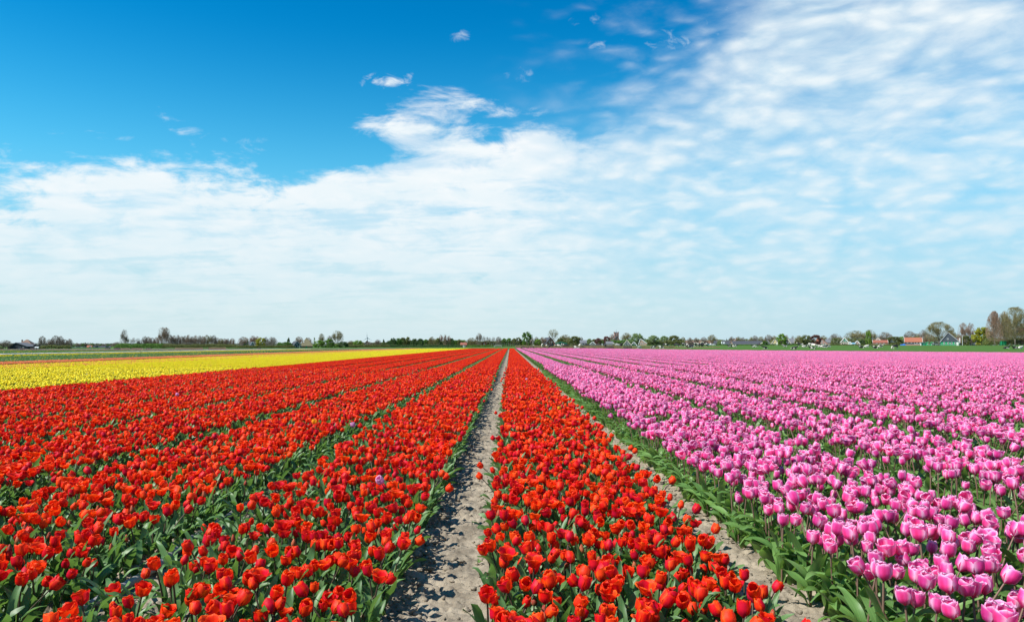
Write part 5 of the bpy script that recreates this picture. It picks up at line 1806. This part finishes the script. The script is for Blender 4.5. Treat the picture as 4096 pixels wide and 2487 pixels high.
# ball fence behind the goal
o = empty('ball_fence', (PX(2020, YC - 16), YC - 16, gzf(PX(2020, YC - 16), YC - 16)), 0, 'tall thin mesh fence on poles behind the white goal', 'fence')
for i in range(14):
    x = PX(1966 + i * 8.5, YC - 16) - PX(2020, YC - 16)
    MB().bar((x, 0, -.2), (x, 0, 2.3), .035, .035, 6).build('pole', M['metal_grey'], o)
for z in (.1, .8, 1.5, 2.25):
    MB().bar((PX(1966, YC) - PX(2020, YC), 0, z), (PX(2077, YC) - PX(2020, YC), 0, z), .012, .012, 4).build('wire', M['metal_grey'], o)


def gate(px0, px1, yt, Y, label, rails=3, brace=True):
    xc = PX((px0 + px1) / 2, Y)
    g = gzf(xc, Y)
    o = empty('field_gate', (xc, Y, g), 0, label, 'gate', None)
    w = PX(px1, Y) - PX(px0, Y)
    hh = max(.7, zat(yt, Y) - g)
    for s in (-1, 0, 1):
        MB().bar((s * w / 2, 0, -.15), (s * w / 2, 0, hh * (1.08 if s else .98)), .08, .08, 6).build('post', M['timber'], o)
    for k in range(rails):
        z = hh * (.25 + .68 * k / max(1, rails - 1))
        MB().box(-w / 2, w / 2, -.13, -.085, z - .07, z + .07).build('rail', M['timber'], o)
    if brace:
        MB().bar((-w / 2, -.16, hh * .2), (w / 2, -.16, hh * .95), .05, .05, 5).build('brace', M['timber'], o)
    return o


YG = 190.0
gate(2426, 2453, 1384, YG, 'dark three rail wooden gate at the field edge, left one of two below the church')
gate(2494, 2525, 1383.5, YG, 'dark three rail wooden gate at the field edge, right one of two below the church')
gate(2086, 2098, 1386, YG, 'small dark wooden gate left of the culvert rails at the end of the red rows', 2)
gate(2112, 2135, 1385.5, YG, 'small dark wooden fence rails at the end of the pink rows', 2)
gate(88, 106, 1397.5, 165, 'dark field gate in the far green field below the barn, left one of two', 2)
gate(129, 152, 1397.5, 165, 'dark field gate in the far green field below the barn, right one of two', 2)
gate(426, 443, 1394.5, 180, 'small dark field gate below the tiny horizon sheds', 2)
gate(461, 484, 1394.5, 180, 'dark field gate left of the reeds below the slim poplar', 3)
gate(590, 608, 1394, 195, 'low dark gate below the double tree', 2)
gate(1034, 1046, 1391, 215, 'low dark gate before the small dark roofed house', 2)


def car(px, Y, label, mat, rz=0.0):
    X = PX(px, Y)
    o = empty('parked_car', (X, Y, gzf(X, Y)), rz, label, 'car', None)
    MB().prism([(-2.0, .3), (2.0, .3), (2.05, .8), (1.1, .95), (.5, 1.42), (-1.3, 1.45), (-1.95, 1.0)], -.82, .82).build('body', M[mat], o)
    MB().prism([(-1.2, .98), (.85, .98), (.42, 1.34), (-1.15, 1.37)], -.85, -.825).build('side_window', M['glass'], o)
    MB().add([(.98, -.7, .98), (.98, .7, .98), (.56, .7, 1.38), (.56, -.7, 1.38)], [(0, 1, 2, 3)]).build('windscreen', M['glass'], o)
    for x in (-1.25, 1.3):
        for y in (-.84, .68):
            w = MB().bar((x, y, .32), (x, y + .16, .32), .32, .32, 14).build('wheel', M['rubber'], o)
            MB().bar((x, y - .01, .32), (x, y + .17, .32), .18, .18, 10).build('rim', M['metal_grey'], w)
    return o


car(2832, YR - 60, 'small white car parked at the meadow edge, left one of two', 'paint_white', .3)
car(2850, YR - 60, 'white van like car parked at the meadow edge, right one of two', 'paint_white')
car(2826, YR - 52, 'grey car parked half behind the small white car', 'metal_grey', .2)
car(2112, 760, 'dark car parked left of the round bright green tree', 'wood_black', .2)
car(2137, 900, 'tiny white car far behind, left of the round bright green tree', 'paint_white', -.2)
car(3843, YB + 10, 'dark car parked beside the street lamp right of the black barn', 'wood_black')
car(3742, YB + 30, 'white car parked left of the black barn gable', 'paint_white', .2)


def lamp(px, yt, Y, label):
    X = PX(px, Y)
    g = gzf(X, Y)
    o = empty('street_lamp', (X, Y, g), 0, label, 'street lamp', 'street lamps by the village road')
    h = zat(yt, Y) - g
    MB().bar((0, 0, -.1), (0, 0, h), .09, .06, 8).build('post', M['metal_white'], o)
    MB().bar((0, 0, h), (.5, 0, h + .12), .05, .05, 6).build('arm', M['metal_white'], o)
    MB().box(.35, 1.1, -.13, .13, h + .06, h + .2).build('head', M['metal_white'], o)


lamp(3851, 1341, YB - 10, 'taller grey street lamp right of the black barn')
lamp(3869, 1351, YB + 5, 'shorter street lamp in front of the small olive tree')
lamp(3976, 1369, YB - 15, 'low lamp post left of the green container')

# green container, blue tarp, white column
Y = 372
o = empty('waste_container', (PX(4018.5, Y), Y, gzf(PX(4018.5, Y), Y)), 0, 'bright green metal container under the tall trees at right', 'container')
w_, hh = 18 / FPX * Y, zat(1364, Y) - gzf(PX(4018.5, Y), Y)
MB().box(-w_ / 2, w_ / 2, 0, 1.6, .15, hh).build('body', M['metal_green'], o)
MB().box(-w_ / 2 - .06, w_ / 2 + .06, -.06, 1.66, hh + .003, hh + .1).build('lid', M['metal_green'], o)
for i in range(5):
    x = -w_ / 2 + w_ * (i + .5) / 5
    MB().box(x - .04, x + .04, -.07, -.003, .15, hh).build('rib', M['metal_green'], o)
for s in (-1, 1):
    MB().bar((s * w_ * .35, -.02, .15), (s * w_ * .35, .1, .15), .15, .15, 10).build('wheel', M['rubber'], o)
Y = YR - 90
X = PX(3613, Y)
V = []
for j in range(7):
    for i in range(13):
        u, v = i / 12 * 2 - 1, j / 6 * 2 - 1
        V.append((u * 2.2, v * .9, max(.04, (1.0 - u * u * .8) * (1 - v * v) * (.9 + .25 * math.sin(5 * u)))))
o = mobj('tarpaulin', make_mesh('tarpaulin', V, quads(12, 6), [M['tarp_blue']]))
o.location = (X, Y, gzf(X, Y))
tag(o, 'blue tarpaulin over a heap left of the red roofed house', 'tarpaulin')
Y = YB + 12
o = empty('sign_column', (PX(3840.5, Y), Y, gzf(PX(3840.5, Y), Y)), 0, 'white upright column right of the black barn', 'column')
hh = zat(1351, Y) - o.location.z
MB().box(-.2, .2, -.2, .2, -.1, hh - .3).build('shaft', M['paint_white'], o)
MB().box(-.26, .26, -.26, .26, hh - .297, hh).build('cap', M['paint_cream'], o)
# low pale fence in front of the black barn
o = empty('yard_fence', (PX(3790, YB - 14), YB - 14, gzf(PX(3790, YB - 14), YB - 14)), 0, 'low pale fence in front of the black barn', 'fence')
x0, x1 = PX(3745, YB - 14) - PX(3790, YB - 14), PX(3840, YB - 14) - PX(3790, YB - 14)
for i in range(14):
    x = x0 + (x1 - x0) * i / 13
    MB().box(x - .05, x + .05, -.05, .05, -.1, .95).build('post', M['metal_grey'], o)
for z in (.35, .85):
    MB().box(x0, x1, -.075, -.053, z - .06, z + .06).build('rail', M['metal_grey'], o)

# reeds
M['reed'] = leaf_mat('dry_reed', (.36, .26, .13), (.52, .39, .21), (.5, .36, .18), tw=.2, rough=.9, spec=.1, uvs=False)


def reeds(px0, px1, yt, Y, depth, n, label):
    rs = random.Random(int(px0))
    V, F, Rn = [], [], []
    for k in range(n):
        px = rs.uniform(px0, px1)
        y = Y + rs.uniform(-depth, depth)
        x = PX(px, y)
        g = gzf(x, y)
        h = (zat(yt, Y) - g) * (.72 + .5 * float(fbm(np.array([x * .5]), np.array([y * .3]), 3, 8)[0])) * rs.uniform(.75, 1.1)
        lx_, ly_ = rs.gauss(0, .12), rs.gauss(0, .12)
        w = rs.uniform(.02, .05)
        b = len(V)
        V += [(x - w, y, g), (x + w, y + .01, g), (x + lx_, y + ly_, g + h)]
        F.append((b, b + 1, b + 2))
        Rn += [rs.random()] * 3
    o = mobj('reeds', make_mesh('reeds', V, np.array(F), [M['reed']], rnd=Rn, smooth=False))
    tag(o, label, 'reeds', kind='stuff')


reeds(2062, 2480, 1380.5, 216, 3.0, 14000, 'dry beige reeds along the ditch behind the cows, below the green shed')
reeds(2470, 2700, 1383, 222, 2.5, 7000, 'thinner dry reeds along the ditch below the church')
reeds(2690, 2880, 1385.5, 226, 1.5, 2500, 'sparse end of the dry reeds below the willows')
reeds(486, 522, 1391.5, 205, 1.5, 1400, 'small patch of dry reeds below the slim poplar')
reeds(530, 572, 1391.5, 205, 1.5, 1500, 'second patch of dry reeds right of the slim poplar')
reeds(704, 812, 1389, 235, 2, 4200, 'long patch of dry reeds below the even row of bare trees')
reeds(838, 905, 1387.5, 245, 2, 2600, 'patch of dry reeds left of the small dark roofed house')

# ------------------------------------------------------------------ cows
def cow_mesh(pose):
    if pose == 'lying':
        P = [(-.80, 0, .44, .30), (-.15, 0, .46, .40), (.45, 0, .50, .34), (.78, 0, .72, .17), (.98, 0, .90, .125), (1.24, 0, .78, .075)]
        legs = [[(.40, .17, .26, .12), (.66, .22, .12, .07), (.42, .25, .06, .05)], [(-.60, .20, .26, .15), (-.35, .32, .13, .08), (-.62, .36, .06, .05)]]
        tail = [(-.98, .04, .35, .04), (-1.05, .12, .10, .03)]
    else:
        legs = [[(.50, .16, .82, .115), (.52, .16, .42, .062), (.52, .16, .03, .055)], [(-.70, .17, .84, .15), (-.82, .17, .46, .07), (-.74, .17, .03, .055)]]
        tail = [(-1.0, 0, 1.06, .04), (-1.06, 0, .5, .035)]
        if pose == 'grazing':
            P = [(-.76, 0, 1.08, .29), (-.12, 0, .98, .38), (.50, 0, 1.04, .31), (.86, 0, .84, .17), (1.08, 0, .46, .12), (1.20, 0, .17, .08)]
        else:
            P = [(-.76, 0, 1.08, .29), (-.12, 0, .98, .38), (.50, 0, 1.05, .31), (.84, 0, 1.28, .17), (1.04, 0, 1.38, .125), (1.30, 0, 1.20, .08)]
    V, E, Rd = [], [], []

    def chain(root, pts):
        prev = root
        for p in pts:
            V.append(p[:3])
            Rd.append(p[3])
            if prev is not None:
                E.append((prev, len(V) - 1))
            prev = len(V) - 1
    chain(None, P)
    for k, lg in enumerate(legs):
        for s in (1, -1):
            chain(2 if k == 0 else 0, [(a, b * s, c, r) for a, b, c, r in lg])
    chain(0, tail)
    hx, hz_ = P[4][0], P[4][2]
    for s in (1, -1):
        chain(4, [(hx - .06, s * .17, hz_ + .05, .04), (hx - .08, s * .25, hz_ + .03, .025)])
    me = bpy.data.meshes.new('cow_body')
    me.from_pydata(V, E, [])
    o = bpy.data.objects.new('cow_body', me)
    COL.objects.link(o)
    md = o.modifiers.new('skin', 'SKIN')
    md.use_smooth_shade = True
    sk = me.skin_vertices[0].data
    for i, r in enumerate(Rd):
        sk[i].radius = (r, r)
        sk[i].use_root = i == 0
    o.modifiers.new('sub', 'SUBSURF').levels = 2
    dg = bpy.context.evaluated_depsgraph_get()
    res = bpy.data.meshes.new_from_object(o.evaluated_get(dg))
    bpy.data.objects.remove(o)
    res.name = 'cow_body'
    return res


def cow_mat(name, thr):
    m, T, out = new_mat(name)
    tc = T.node('ShaderNodeTexCoord')
    oi = T.node('ShaderNodeObjectInfo')
    ad = T.node('ShaderNodeVectorMath', operation='ADD')
    T.l.new(tc.outputs['Object'], ad.inputs[0])
    sc_ = T.node('ShaderNodeVectorMath', operation='SCALE')
    cb = T.node('ShaderNodeCombineXYZ')
    for i in range(3):
        T.put(cb.inputs[i], oi.outputs['Random'])
    T.l.new(cb.outputs[0], sc_.inputs[0])
    sc_.inputs['Scale'].default_value = 37.0
    T.l.new(sc_.outputs[0], ad.inputs[1])
    n = T.noise(ad.outputs[0], 1.15, 1.5, .4)
    sp_ = T.node('ShaderNodeSeparateXYZ')
    T.l.new(tc.outputs['Object'], sp_.inputs[0])
    leg = T.m('MULTIPLY', T.ss(sp_.outputs[2], .62, .35), .16)
    c = T.mix(T.ss(T.m('ADD', n, leg), thr - .012, thr + .012), (.018, .017, .018), (.56, .52, .45))
    b = T.node('ShaderNodeBsdfPrincipled')
    T.put(b.inputs['Base Color'], c)
    b.inputs['Roughness'].default_value = .75
    T.l.new(b.outputs[0], out.inputs['Surface'])
    return m


COWM = {'black': cow_mat('cow_black', .66), 'mixed': cow_mat('cow_pied', .53), 'white': cow_mat('cow_white', .40)}
cow_base = {p: cow_mesh(p) for p in ('standing', 'grazing', 'lying')}
COWS = {}
WORDS = {'black': 'mostly black', 'mixed': 'black and white', 'white': 'mostly white'}


def cow(px, yb, pose, coat, rz, where):
    k = (pose, coat)
    if k not in COWS:
        me = cow_base[pose].copy()
        me.materials.clear()
        me.materials.append(COWM[coat])
        COWS[k] = me
    Y = 205.0
    # the farther up in the picture, the farther away
    Y = float(np.clip(205 + (1394 - yb) * 9, 160, 330))
    X = PX(px, Y)
    o = bpy.data.objects.new('cow', COWS[k])
    link(o)
    s = Y / 205.0 * (1.0 if pose != 'lying' else 1.02)
    s = (1 + (s - 1) * .35) * (.88 if pose == 'lying' else .96)
    o.location = (X, Y, gzf(X, Y) - .02)
    o.rotation_euler = (0, 0, rz)
    o.scale = (s, s, s)
    act = {'standing': 'standing', 'grazing': 'grazing', 'lying': 'lying'}[pose]
    tag(o, '%s cow %s %s' % (WORDS[coat], act, where), 'cow', 'cows in the meadow behind the pink tulips')


L_, R_, F_, B_ = math.pi, 0.0, -math.pi / 2, math.pi / 2     # facing left, right, towards us, away
for a in ((2169, 1393, 'standing', 'white', F_, 'left of all others, before the reeds'), (2186, 1392, 'standing', 'black', B_, 'second from the left before the reeds'), (2204, 1393, 'grazing', 'black', L_ + .8, 'below the red brick gable'),
          (2231, 1393, 'grazing', 'white', R_ - .4, 'below the left edge of the green shed'), (2252, 1392, 'standing', 'mixed', B_ + .3, 'below the middle of the green shed'), (2264, 1393, 'grazing', 'black', R_, 'below the right edge of the green shed'),
          (2305, 1394, 'lying', 'mixed', L_, 'in the reeds right of the green shed'), (2319, 1393, 'standing', 'white', F_ + .3, 'between the green shed and the grey house'), (2346, 1392, 'grazing', 'black', L_, 'below the grey roofed house with skylights'),
          (2394, 1392, 'grazing', 'black', R_ - .7, 'below the left copper tree'), (2420, 1393, 'standing', 'black', B_, 'just left of the left wooden gate'), (2467, 1392, 'standing', 'white', L_ + .2, 'between the two wooden gates, left one'), (2485, 1392, 'standing', 'black', F_, 'between the two wooden gates, right one'),
          (2556, 1394, 'lying', 'white', L_ + .5, 'right of the right wooden gate'), (2612, 1394, 'lying', 'black', R_, 'below the left willow'), (2645, 1394, 'lying', 'mixed', L_, 'below the middle willow'), (2663, 1391, 'grazing', 'black', R_, 'between the middle and the right willow'),
          (2707, 1391, 'grazing', 'black', R_ - .8, 'alone below the right willow'), (2736, 1391, 'standing', 'mixed', L_ + .4, 'at the left of the large group'), (2746, 1392, 'standing', 'white', B_ + .5, 'second in the large group'), (2757, 1395, 'grazing', 'black', F_ + .5, 'nearest in the large group, its head down towards the tulips'),
          (2766, 1392, 'lying', 'black', R_, 'behind the nearest one in the large group'), (2781, 1391, 'standing', 'mixed', F_ - .5, 'in the middle gap of the large group'), (2797, 1391, 'standing', 'white', L_ + .2, 'right of the middle gap in the large group'), (2806, 1391, 'standing', 'black', R_ + .4, 'close behind the pale one in the large group'),
          (2818, 1391, 'grazing', 'black', R_, 'at the right end of the large group'), (2919, 1390, 'lying', 'black', L_, 'below the white silos, left one of two'), (2938, 1390, 'lying', 'mixed', R_, 'below the white silos, right one of two'), (3016, 1391, 'lying', 'mixed', L_, 'below the right part of the long black roof'),
          (3039, 1390, 'standing', 'mixed', F_ + .4, 'below the right end of the long black roof'), (3060, 1396, 'lying', 'black', L_ + .4, 'closest to the tulips, below the small dark gable'), (3139, 1390, 'lying', 'white', L_ + .2, 'below the dark house with pale edged gable'), (3176, 1397, 'lying', 'black', R_ - .6, 'close to the tulips, below the slate roofed wing'),
          (3201, 1390, 'standing', 'black', L_, 'left in the group below the broad olive tree'), (3218, 1391, 'lying', 'mixed', R_, 'on the grass right of the standing black one'), (3237, 1390, 'standing', 'mixed', F_, 'facing us left of the big white one'), (3253, 1393, 'standing', 'white', B_ + .5, 'largest pale one, seen from behind'),
          (3249, 1397, 'lying', 'black', L_, 'just in front of the largest pale one'), (3278, 1391, 'lying', 'white', L_, 'below the left part of the pinkish cottage'), (3289, 1392, 'lying', 'white', R_ + .5, 'below the middle of the pinkish cottage'), (3299, 1393, 'lying', 'black', R_, 'below the right part of the pinkish cottage'), (3313, 1391, 'lying', 'white', L_ + .3, 'below the dark slate roofed house'),
          (3446, 1394, 'lying', 'black', L_, 'below the small pink house'), (3467, 1391, 'lying', 'mixed', R_, 'below the dark round bush'), (3501, 1395, 'lying', 'black', L_, 'below the left end of the orange tiled roof'), (3521, 1391, 'lying', 'mixed', R_, 'below the orange tiled gable'),
          (3580, 1397, 'grazing', 'mixed', L_ + .3, 'large, alone left of the red roofed wooden house'), (4027, 1396, 'lying', 'black', R_, 'below the green container'), (4062, 1396, 'lying', 'black', L_, 'at the right edge below the largest tree'), (4082, 1396, 'lying', 'white', R_ + .3, 'outermost at the right edge')):
    cow(*a)
print('done')
